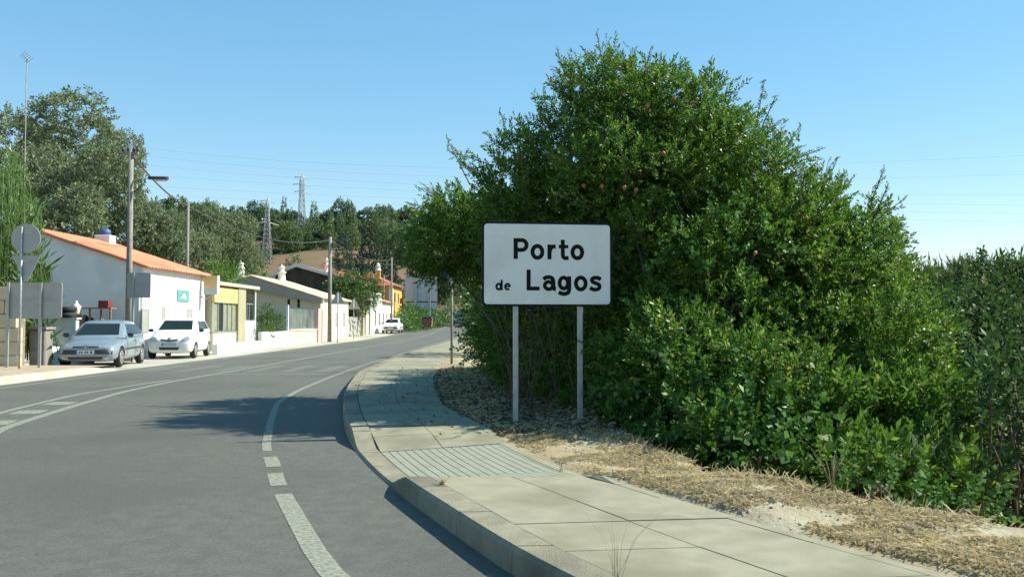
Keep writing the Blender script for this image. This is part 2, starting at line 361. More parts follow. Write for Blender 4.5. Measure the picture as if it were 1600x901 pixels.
# verge on the right: dirt with a rim, falling to the lower ground
yv = np.concatenate([np.arange(0, 30, .18), np.arange(30, 60, 1.5)]); tv = np.linspace(0, 1.45, 26)
TT, YV = np.meshgrid(tv, yv); x0 = EDGE(YV) - .004; x1 = VERGE(YV)
XV = x0 + (x1 - x0) * TT
hz = .018 * vnoise(XV, YV, .5) + .012 * vnoise(XV + 9, YV, .17)
ZV = zpave(YV, 1) - .015 + ss(TT * 6) * (hz + .03) - ss((TT - 1.0) / .45) * .5
n1, n2 = len(yv), len(tv); i = (np.arange(n1-1)[:, None] * n2 + np.arange(n2-1)[None, :]).ravel()
verge = link('verge', np_mesh('verge', np.stack([XV.ravel(), YV.ravel(), ZV.ravel()], 1), np.stack([i, i+1, i+1+n2, i+n2], 1), True), M_DIRT); tag(verge, kind='structure')
def verge_z(x, y):
    t = (x - EDGE(y)) / (VERGE(y) - EDGE(y)); h = .018 * vnoise(x, y, .5) + .012 * vnoise(x + 9, y, .17)
    return zpave(y, 1) - .015 + ss(t * 6) * (h + .03) - ss((t - 1.0) / .45) * .5

# left pavement with kerb (ends before the parked cars)
LK = lambda q: LLINE(q) - .75
y = np.arange(6, 25.01, .5)
v, f = strip(y, LK(y) - 6.0, LK(y) - .2, np.full(len(y), .12)); lp = link('left_pavement', np_mesh('left_pavement', v, f), M_REDDIRT); tag(lp, kind='structure')
ya = 6.0
while ya < 24.4:
    zt = lambda q: .125 - .11 * ss((q - 23.6) / 1.3)
    kerb_stone(ya, ya + .95, LK, None, zt, 0, M_BLOCK, lp, w=.3, flip=-1); ya += .95

# ------------------------------------------------------------------ buildings
def windows(parent, specs, nx_=1):
    """rectangular windows on a wall facing +X: (x, y0, y1, z0, z1, style)"""
    for (x, y0, y1, z0, z1, style) in specs:
        fr = MB(); t = .05
        fr.b2(x, x + .035, y0, y0 + t, z0, z1).b2(x, x + .035, y1 - t, y1, z0, z1).b2(x, x + .033, y0 + t, y1 - t, z0, z0 + t).b2(x, x + .033, y0 + t, y1 - t, z1 - t, z1)
        w = fr.obj('window', M_FRAME, parent)
        if style == 'shutter':
            n = int((z1 - z0) / .09)
            for k in range(n):
                zz = z0 + t + (z1 - z0 - 2*t) * (k + .5) / n
                s = MB(); s.box((x + .014, (y0+y1)/2, zz), (.02, y1 - y0 - 2*t - .004, (z1-z0)/n * .9), Matrix.Rotation(R(18), 3, 'Y')); s.obj('shutter_slat', M_SHUT, w)
        else:
            MB().b2(x + .002, x + .012, y0 + t, y1 - t, z0 + t, z1 - t).obj('pane', M_GLASS, w)
            if style == 'mull': MB().b2(x + .012, x + .03, (y0+y1)/2 - .02, (y0+y1)/2 + .02, z0 + t, z1 - t).obj('mullion', M_FRAME, w)
            s = MB(); s.b2(x + .001, x + .09, y0 - .04, y1 + .04, z0 - .05, z0 - .001); s.obj('sill', M_WHITE, w)
def tile_roof(name, m, parent, xe, xr, xb, y0, y1, ze, zr, zb, pitch=.30, over=.12):
    """ridged tile roof: eave at xe (towards the road), ridge at xr, back eave at xb"""
    cols = int((y1 - y0 + 2*over) / (pitch / 6)); yv = np.linspace(y0 - over, y1 + over, cols + 1)
    rip = .05 * np.abs(np.sin(np.pi * (yv - yv[0]) / pitch)); sl = np.concatenate([np.linspace(0, 1, 15), np.linspace(1, 2, 15)[1:]])
    V = []; 
    for s in sl:
        if s <= 1: x, z = xe + (xr - xe) * s, ze + (zr - ze) * s
        else: x, z = xr + (xb - xr) * (s - 1), zr + (zb - zr) * (s - 1)
        V.append(np.stack([np.full(len(yv), x), yv, z + rip + .012 * ((s * 14) % 2 < 1)], 1))
    top = np.concatenate(V); nb = len(yv); ns = len(sl)
    bot = top.copy(); bot[:, 2] -= .10
    i = (np.arange(ns-1)[:, None] * nb + np.arange(nb-1)[None, :]).ravel(); N = len(top)
    F_ = [np.stack([i, i+1, i+1+nb, i+nb], 1), np.stack([i+N, i+nb+N, i+1+nb+N, i+1+N], 1)]
    k = np.arange(nb-1); F_ += [np.stack([k, k+N, k+1+N, k+1], 1), np.stack([k+(ns-1)*nb, k+1+(ns-1)*nb, k+1+(ns-1)*nb+N, k+(ns-1)*nb+N], 1)]
    k = np.arange(ns-1)*nb; F_ += [np.stack([k, k+nb, k+nb+N, k+N], 1), np.stack([k+nb-1, k+nb-1+N, k+2*nb-1+N, k+2*nb-1], 1)]
    return link(name, np_mesh(name, np.concatenate([top, bot]), np.concatenate(F_)), m, parent)
def gable_walls(m, parent, xf, xr, xb, y0, y1, ze, zr, zb, z0=-.3, name='wall'):
    mb = MB(); mb.prism([(xf, y0, z0), (xf, y0, ze), (xr, y0, zr), (xb, y0, zb), (xb, y0, z0)], (0, y1 - y0, 0)); return mb.obj(name, m, parent)
def algarve_chimney(parent, p, h, r, m=M_WHITE, cap=None):
    x, y_, z = p
    c = MB(); c.lathe([(r*1.15, 0), (r*1.05, h*.12), (r*.9, h*.14), (r*.8, h*.5), (r*1.05, h*.52), (r*1.05, h*.57), (r*.62, h*.6), (r*.58, h*.78), (r*.78, h*.8), (r*.7, h*.86), (r*.2, h*.92), (r*.06, h)], 14, Matrix.Translation((x, y_, z)))
    o = c.obj('chimney', m, parent)
    if cap:
        cc = MB(); cc.lathe([(r*.5, 0), (r*.75, h*.1), (r*.6, h*.2), (r*.1, h*.3)], 14, Matrix.Translation((x, y_, z + h*.9))); cc.obj('chimney_cap', cap, o)
    return o

# white house with the orange roof
xf, xr_, y0, y1 = -14.2, -18.45, 34.05, 41.0
h1 = empty('white_house', (xf, y0, 0)); tag(h1, 'long white house with an orange tiled roof behind the two parked cars', 'house')
h1.location = (0, 0, 0)
gable_walls(M_WHITE, h1, xf, xr_, -22.7, y0, y1, 3.46, 4.84, 3.46)
rf = tile_roof('roof', M_TILE, h1, -13.95, xr_, -22.9, y0, y1, 3.47, 4.94, 3.45)
ch = MB(); ch.b2(-18.7, -18.0, 39.6, 40.2, 4.5, 5.22).bevel(.02); c = ch.obj('chimney', M_WHITE, rf)
mm = MB(); mm.lathe([(.16, 0), (.24, .06), (.24, .22), (.12, .30)], 12, Matrix.Translation((-18.35, 39.9, 5.22))); mm.obj('chimney_cap', mat('blue_cap', (.05, .10, .28), .5), c)
MB().b2(-19, -14.0, 41.13, 41.2, 3.3, 3.46).obj('gutter', M_GREYR, h1)
def zat(py, Y): return float(P(800, py, Y).z)
def yat(px, X): return X * F / (px - CX)
specs = []
for (a, b_, t, bt, st) in ((221, 232, 482, 519, 'shutter'), (253, 262, 480, 512, 'shutter'), (292, 300, 483, 512, 'shutter')):
    ya, yb = yat(a, xf), yat(b_, xf); ym = (ya + yb) / 2; specs.append((xf, ya, yb, zat(bt, ym), zat(t, ym), st))
windows(h1, specs)
MB().b2(xf, xf + .05, 36.2, 36.7, .0, 1.9).obj('utility_hatch', M_WHITE, h1)
MB().b2(-18.35, -17.75, y0 - .03, y0, 2.85, 3.55).bevel(.008).obj('wall_hatch', M_RUST, h1)
MB().tube([(-14.3, 34.0, .1), (-14.3, 34.0, 3.3)], .035, 8).obj('drain_pipe', M_WHITE, h1)
# green plaque with a pale triangle, fixed to the white house
ya, yb = yat(276, xf), yat(294, xf); ym = (ya + yb) / 2
pq = empty('wall_plaque', (0, 0, 0)); tag(pq, 'square green plaque with a pale triangle on the white house front', 'plaque')
za, zb = zat(471, ym), zat(453, ym)
MB().b2(xf + .002, xf + .04, ya, yb, za, zb).obj('panel', M_PAINTG, pq)
yc, zc = (ya+yb)/2, za + .12; s_ = (zb - za)
MB().prism([(xf + .041, yc - .22*(yb-ya), za + .34*s_), (xf + .041, yc + .25*(yb-ya), za + .34*s_), (xf + .041, yc + .06*(yb-ya), za + .76*s_)], (.004, 0, 0)).obj('triangle_mark', mat('pale_mark', (.72, .74, .62), .6), pq)
MB().b2(xf + .041, xf + .044, yc - .28*(yb-ya), yc + .3*(yb-ya), za + .27*s_, za + .31*s_).obj('base_mark', _mats['pale_mark'], pq)

# cream shop
sh = empty('cream_shop', (0, 0, 0)); tag(sh, 'low cream and yellow shop with an ochre name band and curtained glazing', 'shop')
SX, sy0, sy1 = -13.85, 41.22, 46.0
MB().b2(-19, SX - .12, sy0, sy1, -.3, 3.05).obj('wall', M_YELLOW, sh)
rf = MB().b2(-19.3, SX + .15, sy0 - .02, 48.2, 3.053, 3.23).bevel(.01).obj('roof_slab', M_GREYR, sh)
ya, yb = yat(322, SX), yat(371, SX)
bd = MB().b2(SX - .118, SX + .02, sy0 + .02, yb, zat(473, 42.6), 2.95).obj('name_band', M_BAND, sh)
M_SMUDGE = mat('faded_lettering', (.40, .32, .19), .8)
zc = zat(464, 43)
for k, (q, w_, h_) in enumerate(((42.1, .22, .24), (42.45, .2, .24), (42.9, .1, .24), (43.25, .22, .2), (43.65, .24, .24), (44.05, .2, .24))):
    m_ = MB(); m_.b2(SX + .02, SX + .023, q, q + .05, zc - h_/2, zc + h_/2).b2(SX + .02, SX + .0235, q + .05, q + w_, zc + h_/2 - .06, zc + h_/2)
    if k % 2 == 0: m_.b2(SX + .02, SX + .0235, q + .05, q + w_, zc - .03, zc + .02)
    m_.obj('faded_letter', M_SMUDGE, bd)
zt, zb = zat(473.5, 42.6), zat(517, 43.6)
edges = np.linspace(sy0 + .05, yb, 6)
M_CURT = mat('curtained_glass', (.30, .31, .22), .15, (.22, .23, .17), 5, spec=.8)
for k in range(5):
    g = MB(); g.b2(SX - .115, SX - .07, edges[k] + .05, edges[k+1] - .05, zb + .05, zt - .02); w = g.obj('window_pane', M_CURT if k != 1 else M_GLASS, sh)
    MB().b2(SX - .11, SX - .02, edges[k] - .02, edges[k] + .03, zb, zt).obj('mullion', M_FRAME, w)
MB().b2(SX - .11, SX - .01, sy0 + .1, yb, zb - .06, zb).obj('window_sill', M_FRAME, sh)
for k in range(5):
    MB().b2(SX - .118, SX - .04, edges[k] + .006, edges[k+1] - .006, .02, zb - .065).obj('dado_panel', M_TILED, sh)
MB().b2(SX - .3, SX + .05, yb + .01, sy1 + .02, -.2, 3.05).obj('corner_pillar', M_YELLOW, sh)
MB().b2(-19, SX - .02, sy1 + .03, 48.1, -.3, 1.40).obj('bay_wall', M_WHITE, sh)
MB().b2(SX - .25, SX - .03, sy1 + .03, sy1 + .12, 1.402, 3.05).obj('bay_jamb', M_WHITE, sh)
MB().b2(SX - .25, SX - .03, 48.0, 48.1, 1.402, 3.05).obj('bay_jamb', M_WHITE, sh)
MB().b2(SX - .16, SX - .12, sy1 + .122, 47.998, 1.402, 3.05).obj('bay_glass', M_GLASS, sh)
MB().b2(SX - .12, SX - .06, sy1 + .5, 47.6, 2.25, 2.3).obj('bay_transom', M_FRAME, sh)
for q_ in (sy1 + .55, 47.0): MB().b2(SX - .12, SX - .06, q_, q_ + .05, 1.402, 2.248).obj('bay_mullion', M_FRAME, sh)
# low wall before the shop
lw = MB(); lw.b2(-12.28, -12.05, 36.4, 43.0, -.2, .42).bevel(.015); o = lw.obj('low_wall', M_WHITE, None); tag(o, 'low white wall along the front of the cream shop', 'wall')
# projecting sign
ps = empty('projecting_sign', (0, 0, 0)); tag(ps, 'two-sided ochre box sign on a bracket at the end of the orange-roofed white house', 'sign')
pa, pb = P(319.5, 431, 40.5), P(340, 460, 40.5)
MB().b2(pa.x, pb.x, 40.4, 40.6, P(0, 450, 40.5).z, pa.z).obj('sign_face', M_BAND, ps)
MB().b2(pa.x, pb.x - .002, 40.402, 40.598, pb.z, P(0, 450, 40.5).z - .002).obj('lower_strip', mat('grey_blue_strip', (.33, .38, .42), .5), ps)
MB().b2(pb.x, pb.x + .04, 40.38, 40.62, pb.z - .02, pa.z + .02).obj('sign_edge', M_WHITE, ps)
br = MB(); br.tube([(xf + .0, 40.5, pb.z - .1), (xf + .25, 40.5, pb.z - .18), (pa.x + .3, 40.5, pb.z - .02)], .025, 6); br.obj('bracket', M_STEEL, ps)

# garden front between the shop and the cream house
gw = MB(); gw.b2(-12.95, -12.75, 45.32, 51.2, -.2, .80).bevel(.015); o = gw.obj('garden_wall', M_WHITE); tag(o, 'white garden wall with green shrubs growing over its top', 'wall')
gp = empty('pink_wall', (0, 0, 0)); tag(gp, 'pale pink wall carrying two glass wind panels', 'wall')
MB().b2(-12.95, -12.75, 51.22, 58.0, -.2, .80).obj('wall', M_PINK, gp)
MB().b2(-13.0, -12.7, 51.0, 58.0, .803, .87).obj('coping', M_TILED, gp)
for a, b_ in ((51.35, 54.5), (54.56, 57.6)):
    g = MB(); g.b2(-12.87, -12.84, a, b_, .93, 2.10); w = g.obj('glass_panel', mat('reflective_glass', (.10, .16, .16), .05, (.22, .28, .27), 1.3, spec=1.0, metal=.35), gp)
    MB().b2(-12.89, -12.82, a, b_, .872, .928).b2(-12.89, -12.82, a - .03, a - .002, .872, 2.14).obj('panel_frame', M_FRAME, w)
MB().b2(-13.1, -12.65, 58.02, 59.2, -.2, 2.2).obj('gate_pillar', M_PINK, gp)
o = MB().b2(-12.95, -12.83, 50.9, 51.05, .81, 2.3).obj('white_post', M_WHITE); tag(o, 'slim white post standing on the garden wall between shrub and glass panel', 'post')

# cream house with pale roof
h2 = empty('cream_house', (0, 0, 0)); tag(h2, 'cream gabled house with a pale beige roof and ornate white chimneys', 'house')
gable_walls(M_CREAM, h2, -13.0, -17.7, -22.4, 60.3, 70.5, 2.9, 4.3, 2.9)
MB().prism([(-12.8, 60.0, 2.55), (-12.8, 60.0, 2.92), (-17.7, 60.0, 4.42), (-22.6, 60.0, 2.92), (-22.6, 60.0, 2.2), (-17.7, 60.0, 3.55)], (0, .29, 0)).obj('gable_fascia', M_GREYR, h2)
rf = tile_roof('roof', M_TILEPALE, h2, -12.75, -17.7, -22.6, 60.1, 70.5, 2.95, 4.47, 3.05)
algarve_chimney(rf, tuple(P(376, 433, 62)), 1.15, .30); algarve_chimney(rf, tuple(P(440, 441, 66)), 1.35, .32)
for px in (451, 466.5):
    p = P(px, 480, 60.28); MB().b2(p.x - .08, p.x + .08, 60.27, 60.299, p.z, p.z + .55).obj('slit_window', M_DARK, h2)
specs = []
for a, b_ in ((503, 506), (524, 527), (536, 539)):
    ya, yb = yat(a, -13), yat(b_, -13); specs.append((-13.0, ya, yb, 1.0, 2.0, 'shutter'))
windows(h2, specs)
dr = MB().b2(-13.0, -12.96, 60.5, 61.6, -.1, 2.1).obj('door', M_SHUT, h2); MB().b2(-12.96, -12.93, 61.4, 61.46, .95, 1.1).obj('handle', M_STEEL, dr)
# dark barn
bn = empty('dark_barn', (0, 0, 0)); tag(bn, 'dark stone barn with white-edged gable behind the cream house', 'barn')
a_, p_, r_ = P(430, 428, 76), P(464, 413, 76), P(556, 440, 76)
MB().prism([(r_.x, 76, -.3), (r_.x, 76, r_.z - .15), (p_.x, 76, p_.z - .15), (a_.x, 76, a_.z - .15), (a_.x, 76, -.3)], (0, 9, 0)).obj('wall', M_DARKW, bn)
MB().prism([(r_.x + .3, 75.6, r_.z - .25), (r_.x + .3, 75.6, r_.z), (p_.x, 75.6, p_.z + .1), (a_.x - .3, 75.6, a_.z), (a_.x - .3, 75.6, a_.z - .3), (p_.x, 75.6, p_.z - .22)], (0, .38, 0)).obj('verge_board', M_WHITE, bn)
rf = tile_roof('roof', M_TILE, bn, r_.x + .35, p_.x, a_.x - .35, 76.1, 85, r_.z - .1, p_.z + .02, a_.z - .1)
algarve_chimney(rf, tuple(P(510.5, 428, 80)), 1.5, .3)
# ruin with rubble wall
rw = MB()
for k in range(60):
    a, b_ = random.uniform(0, 5.2), random.uniform(0, 1.5)
    rw.box((-13.2 + random.uniform(-.06, .06), 71.0 + a, b_ + .1), (.35, random.uniform(.3, .6), random.uniform(.2, .35)), Matrix.Rotation(random.uniform(-.2, .2), 3, 'X'))
rw.b2(-13.3, -13.1, 70.9, 76.4, -.2, 1.55); o = rw.obj('rubble_wall', M_STONEGREY); tag(o, 'grey rubble garden wall between the cream house and the far white house', 'wall')
gpz = empty('gate_pillars', (0, 0, 0)); tag(gpz, 'cream gateway of two posts and a wall piece before the far white house', 'gateway')
for a in (77.2, 78.4): MB().b2(-13.3, -12.9, a, a + .35, -.2, 2.6).obj('pillar', M_CREAM, gpz)
MB().b2(-13.2, -13.0, 78.76, 80.4, -.2, 2.4).obj('wall_piece', M_CREAM, gpz)
# far white house and yellow house
h3 = empty('far_white_house', (0, 0, 0)); tag(h3, 'small white house with narrow windows beside the far white car', 'house')
MB().b2(-18, -12.9, 81, 96, -.3, 3.3).obj('wall', M_WHITE, h3)
tile_roof('roof', M_TILE, h3, -12.6, -15.5, -18.2, 88, 96, 3.3, 4.1, 3.4)
MB().b2(-18, -12.95, 81, 87.9, 3.302, 4.1).obj('parapet', M_WHITE, h3)
windows(h3, [(-12.9, a, a + .6, 1.0, 2.2, 'plain') for a in (83.5, 86.0, 88.5, 91, 93.5)])
h4 = empty('yellow_house', (0, 0, 0)); tag(h4, 'bright yellow house with a red hipped roof far down the road', 'house')
MB().b2(-19, -13.2, 98, 106, -.3, 5.3).obj('wall', M_ORANGEY, h4)
MB().b2(-13.6, -13.15, 97.9, 98.3, -.3, 5.28).obj('corner_quoin', M_WHITE, h4)
rr = MB(); A = [(-19.4, 97.5, 5.3), (-12.8, 97.5, 5.3), (-12.8, 106.5, 5.3), (-19.4, 106.5, 5.3)]
v8 = [rr.bm.verts.new(p) for p in A] + [rr.bm.verts.new(p) for p in ((-16.1, 100.5, 6.9), (-16.1, 103.5, 6.9))]
for q in ((0, 1, 4), (1, 2, 5, 4), (2, 3, 5), (3, 0, 4, 5), (3, 2, 1, 0)): rr.bm.faces.new([v8[k] for k in q])
rf = rr.obj('roof', M_TILERED, h4)
MB().b2(-15.2, -14.7, 98.6, 99.1, 5.6, 7.0).obj('chimney', M_ORANGEY, rf)
algarve_chimney(rf, (-14.95, 98.85, 7.0), .9, .32)
windows(h4, [(-13.2, 99.5, 100.3, 3.4, 4.6, 'plain'), (-13.2, 102.5, 103.3, 3.4, 4.6, 'plain')])
h5 = empty('red_roofed_house', (0, 0, 0)); tag(h5, 'house of which mainly the red hipped roof shows above the dark barn eaves', 'house')
MB().b2(-24, -17.6, 104, 112, -.3, 6.2).obj('wall', M_CREAM, h5)
rr = MB(); A = [(-24.3, 103.6, 6.2), (-17.2, 103.6, 6.2), (-17.2, 112.4, 6.2), (-24.3, 112.4, 6.2)]
v8 = [rr.bm.verts.new(p) for p in A] + [rr.bm.verts.new(p) for p in ((-20.7, 106.5, 7.4), (-20.7, 109.5, 7.4))]
for q in ((0, 1, 4), (1, 2, 5, 4), (2, 3, 5), (3, 0, 4, 5), (3, 2, 1, 0)): rr.bm.faces.new([v8[k] for k in q])
rr.obj('roof', M_TILERED, h5)

# ------------------------------------------------------------------ walls and clutter at far left
bw = empty('block_wall', (0, 0, 0)); tag(bw, 'pale stone block wall at the left edge behind the signs', 'wall')
MB().b2(-17.2, -13.62, 24.62, 24.85, 0, 2.28).obj('wall_core', M_JOINT, bw)
for r_i in range(6):
    x = -17.2 + (0 if r_i % 2 else -.35)
    while x < -13.65:
        w = .72 + random.uniform(-.06, .06); xa, xb = max(x, -17.2), min(x + w, -13.6)
        if xb - xa > .1: MB().b2(xa + .008, xb - .008, 24.5 + random.uniform(-.015, .015), 24.7, .04 + r_i*.38, .04 + r_i*.38 + .366).bevel(.01).obj('stone_block', M_BLOCK, bw)
        x += w
MB().b2(-14.75, -14.45, 24.25, 24.49, .02, 2.1).obj('buttress', M_BLOCK, bw)
pl = MB(); pl.b2(-13.75, -13.3, 25.3, 25.75, 0, 1.12).bevel(.03); pl.b2(-13.80, -13.25, 25.25, 25.8, 1.121, 1.2); o = pl.obj('gate_pier', M_CONCPOLE); tag(o, 'stubby square concrete pier behind the back of the rectangular sign', 'pier')
w1 = empty('white_yard_wall', (0, 0, 0)); tag(w1, 'white yard wall left of the silver car, its end lit by the sun', 'wall')
MB().b2(-17.8, -13.95, 28.4, 28.6, -.1, 1.42).obj('wall', M_WHITE, w1)
MB().b2(-17.8, -13.9, 28.35, 28.65, 1.421, 1.47).obj('coping', M_WHITE, w1)
MB().prism([(-17.5, 27.4, 0), (-12.9, 27.4, 0), (-14.1, 28.3, .5), (-17.5, 28.3, 1.0)], (0, .08, 0)).obj('base_ramp', M_WHITE, w1)
rk = empty('storage_rack', (0, 0, 0)); tag(rk, 'wooden rack of clutter against the white gable wall', 'rack')
ra, rb = P(128, 478, 33.2), P(175, 530, 33.2); xa, xb = ra.x, rb.x
for x in (xa, xa + .38, xb - .35, xb): MB().b2(x - .03, x + .03, 33.0, 33.06, 0, ra.z - .05).obj('upright', M_WOOD, rk)
for z in (.35, .78, 1.2, ra.z - .1): MB().b2(xa - .04, xb + .04, 32.98, 33.45, z, z + .04).obj('shelf', M_WOOD, rk)
for k in range(14):
    x = random.uniform(xa + .1, xb - .1); z = random.choice((.39, .82, 1.24)); h_ = random.uniform(.15, .33); w_ = random.uniform(.06, .14)
    MB().lathe([(w_, 0), (w_, h_*.8), (w_*.5, h_*.9), (w_*.5, h_)], 8, Matrix.Translation((x, 33.2, z + .001))).obj('stored_jar', random.choice((M_RUST, M_DARK, M_BLACKPL, M_WOOD, M_SHUT, mat('old_yellow', (.45, .38, .12), .7))), rk)
cr = empty('red_crate', (0, 0, 0)); tag(cr, 'red plastic crate on top of the storage rack', 'crate'); p = P(158, 479, 33.2); q = P(172, 469, 33.2); zt = ra.z - .058
MB().b2(p.x, q.x, 33.02, 33.3, zt, zt + .05).obj('crate_base', M_RED, cr)
for (a, b_, c_, d_) in ((p.x, q.x, 33.0, 33.02), (p.x, q.x, 33.3, 33.32), (p.x - .02, p.x, 33.0, 33.32), (q.x, q.x + .02, 33.0, 33.32)): MB().b2(a, b_, c_, d_, zt, zt + .26).obj('crate_side', M_RED, cr)
for k, z in enumerate((1.48, 1.66)):
    c = P(116, 492, 29.0); t = MB(); t.lathe([(.19, 0), (.27, .01), (.30, .05), (.30, .13), (.27, .17), (.19, .18), (.19, .01)][:6], 20, Matrix.Translation((c.x + .01*k, 28.5, z - .01)))
    o = t.obj('old_tyre', M_BLACK); tag(o, ('lower' if k == 0 else 'upper') + ' of two old black tyres stacked on the white yard wall', 'tyre')
p = P(119, 484, 33.0); o = MB().lathe([(.16, 0), (.18, .05), (.18, .3), (.07, .42), (.05, .44), (.05, .52)], 14, Matrix.Translation((p.x, 33.0, 1.6))).obj('plastic_drum', mat('dull_white_plastic', (.55, .55, .48), .5)); tag(o, 'dull white jug standing above the tyres beside the storage rack', 'jug')
MB().b2(p.x - .3, p.x + .3, 32.85, 33.2, 0, 1.598).obj('bench_block', M_WOOD, rk)

# ------------------------------------------------------------------ signs
def text_mesh(s, height_box, name):
    cu = bpy.data.curves.new('txt', 'FONT'); cu.body = s; cu.offset = 0.022; cu.resolution_u = 8; cu.extrude = 0.0; cu.space_character = 1.12
    o = bpy.data.objects.new('txt', cu); COL.objects.link(o); me = evaluated(o, name); bpy.data.objects.remove(o); return me
SA = math.atan2(.20, 1.56)
sg = empty('place_sign', tuple(Vector((P(856, 655, 10.6).x, 10.6, .16))), SA); tag(sg, 'large white place name sign reading Porto de Lagos on two steel posts', 'sign')
SC = 10.6 / F
def rrect(w, h, r, n=6):
    pts = []
    for cx, cy, a0 in ((w/2-r, h/2-r, 0), (-w/2+r, h/2-r, 90), (-w/2+r, -h/2+r, 180), (w/2-r, -h/2+r, 270)):
        for k in range(n+1): a = R(a0 + 90*k/n); pts.append((cx + r*math.cos(a), cy + r*math.sin(a)))
    return pts
zc = P(856, 412.7, 10.6).z - .16; W_, H_ = 206*SC, 131.5*SC
MB().prism([(x, .0, zc + z) for x, z in rrect(W_, H_, .055)], (0, .03, 0)).obj('border', M_SIGNEDGE, sg)
MB().prism([(x, -.004, zc + z) for x, z in rrect(W_ - 6.5*SC, H_ - 6.5*SC, .04)], (0, .0035, 0)).obj('face_panel', M_SIGNFACE, sg)
M_LET = mat('sign_black_letter', (.008, .009, .010), .6, spec=.1)
def spline(pts, n=10):
    """Catmull-Rom through the points"""
    p = [np.array(q, float) for q in pts]; p = [2*p[0] - p[1]] + p + [2*p[-1] - p[-2]]; out = []
    for k in range(1, len(p) - 2):
        for t in np.linspace(0, 1, n, endpoint=False):
            out.append(.5*((2*p[k]) + (p[k+1]-p[k-1])*t + (2*p[k-1]-5*p[k]+4*p[k+1]-p[k+2])*t*t + (-p[k-1]+3*p[k]-3*p[k+1]+p[k+2])*t**3))
    return np.array(out + [p[-2]])
def ell(cx, cy, rx, ry, a0=0, a1=360, n=40): return np.array([(cx + rx*math.cos(R(a)), cy + ry*math.sin(R(a))) for a in np.linspace(a0, a1, n)])
def letter(strokes):
    """strokes: (centre line in drawing units, width); drawing units are 1/5.813 of a photograph pixel"""
    mb = MB()
    for j, (pl_, w) in enumerate(strokes):
        pl_ = np.asarray(pl_, float); tx = np.gradient(pl_[:, 0]); ty = np.gradient(pl_[:, 1])
        if np.allclose(pl_[0], pl_[-1]): tx[0] = tx[-1] = (pl_[1, 0]-pl_[-2, 0]); ty[0] = ty[-1] = (pl_[1, 1]-pl_[-2, 1])
        L = np.hypot(tx, ty); nx_, ny_ = -ty/L*w/2, tx/L*w/2
        def W(x, y): return Vector(((745 + x/5.813 - 856) * SC, -.0062 - .0003*j, zc + (412.7 - 335 - y/5.813) * SC))
        A = [mb.bm.verts.new(W(x + a, y + b)) for x, y, a, b in zip(pl_[:, 0], pl_[:, 1], nx_, ny_)]; B = [mb.bm.verts.new(W(x - a, y - b)) for x, y, a, b in zip(pl_[:, 0], pl_[:, 1], nx_, ny_)]
        for k in range(len(A) - 1): mb.bm.faces.new((A[k], A[k+1], B[k+1], B[k]))
    mb.obj('letter', M_LET, sg)
letter([([(352, 217), (352, 406)], 39), (np.concatenate([[(360, 235.5), (408, 235.5)], ell(410, 279.5, 41, 44, -90, 90, 20), [(408, 323.5), (360, 323.5)]]), 36)])
letter([(ell(551, 340.5, 45, 54), 37)])
letter([([(662, 272), (662, 407)], 38), (spline([(665, 335), (676, 304), (696, 291), (719, 290)]), 36)])
letter([(np.concatenate([[(785, 227), (785, 355)], spline([(785, 362), (791, 386), (810, 395), (839, 392)])]), 36), ([(748, 290), (836, 290)], 31)])
letter([(ell(920, 341, 45, 54), 37)])
letter([([(470, 502), (470, 690)], 38), ([(460, 673), (571, 673)], 35)])
letter([(np.concatenate([spline([(606, 590), (628, 573), (662, 569), (688, 582), (698, 610)]), [(698, 650)], spline([(698, 655), (703, 674), (721, 678)])]), 36), (ell(655, 645, 37, 33), 34)])
letter([(ell(793, 622, 38, 50), 35), (np.concatenate([[(844, 560), (844, 670)], spline([(844, 678), (834, 708), (800, 720), (768, 715), (746, 706)])]), 37)])
letter([(ell(951, 625, 45, 54), 37)])
letter([(spline([(1138, 588), (1116, 575), (1088, 571), (1060, 580), (1056, 602), (1080, 618), (1106, 627), (1125, 643), (1122, 668), (1096, 680), (1064, 677), (1036, 663)]), 35)])
letter([(ell(197, 657, 20, 25), 20), ([(224, 596), (224, 690)], 20)])
letter([(ell(277, 657, 20.5, 25, 45, 352, 40), 19), ([(258, 656), (304, 656)], 15)])
for px in (806.5, 909):
    x = (px - 856) * SC; MB().b2(x - .03, x + .03, .034, .094, -.35, zc + H_/2 - .08).bevel(.004).obj('post', M_STEEL, sg)
for z in (zc - .3, zc + .3): MB().b2(-W_/2 + .1, W_/2 - .1, .0305, .0335, z - .03, z + .03).obj('rear_rail', M_STEEL, sg)

def back_post(parent, x, y_, z0, z1, r=.03): return MB().tube([(x, y_, z0), (x, y_, z1)], r, 10).obj('post', M_STEEL, parent)
t1 = empty('traffic_sign', (0, 0, 0)); tag(t1, 'back of a round sign above an inverted triangle sign on one post', 'sign')
Y1 = 23.2; c = P(41, 372.5, Y1); back_post(t1, P(43, 0, Y1).x, Y1 - .045, .05, c.z + .3)
MB().lathe([(.385, 0), (.385, .02)], 32, Matrix.Translation((c.x, Y1, c.z)) @ Matrix.Rotation(R(90), 4, 'X')).obj('round_plate', M_SIGNBACK, t1)
a, b_, d_ = P(18, 399, Y1), P(63, 399, Y1), P(41, 440, Y1)
MB().prism([(a.x, Y1, a.z), (b_.x, Y1, b_.z), (d_.x + .03, Y1, d_.z), (d_.x - .03, Y1, d_.z)], (0, .02, 0)).obj('triangle_plate', M_SIGNBACK, t1)
for z in (c.z - .15, c.z + .15, a.z - .15): MB().b2(c.x - .16, c.x + .16, Y1 - .03, Y1 - .021, z - .02, z + .02).obj('clamp', M_STEEL, t1)
t2 = empty('direction_sign', (0, 0, 0)); tag(t2, 'grey back of a wide rectangular sign on two posts by the block wall', 'sign')
Y2 = 23.9; a, b_ = P(14, 441.5, Y2), P(96, 497.5, Y2)
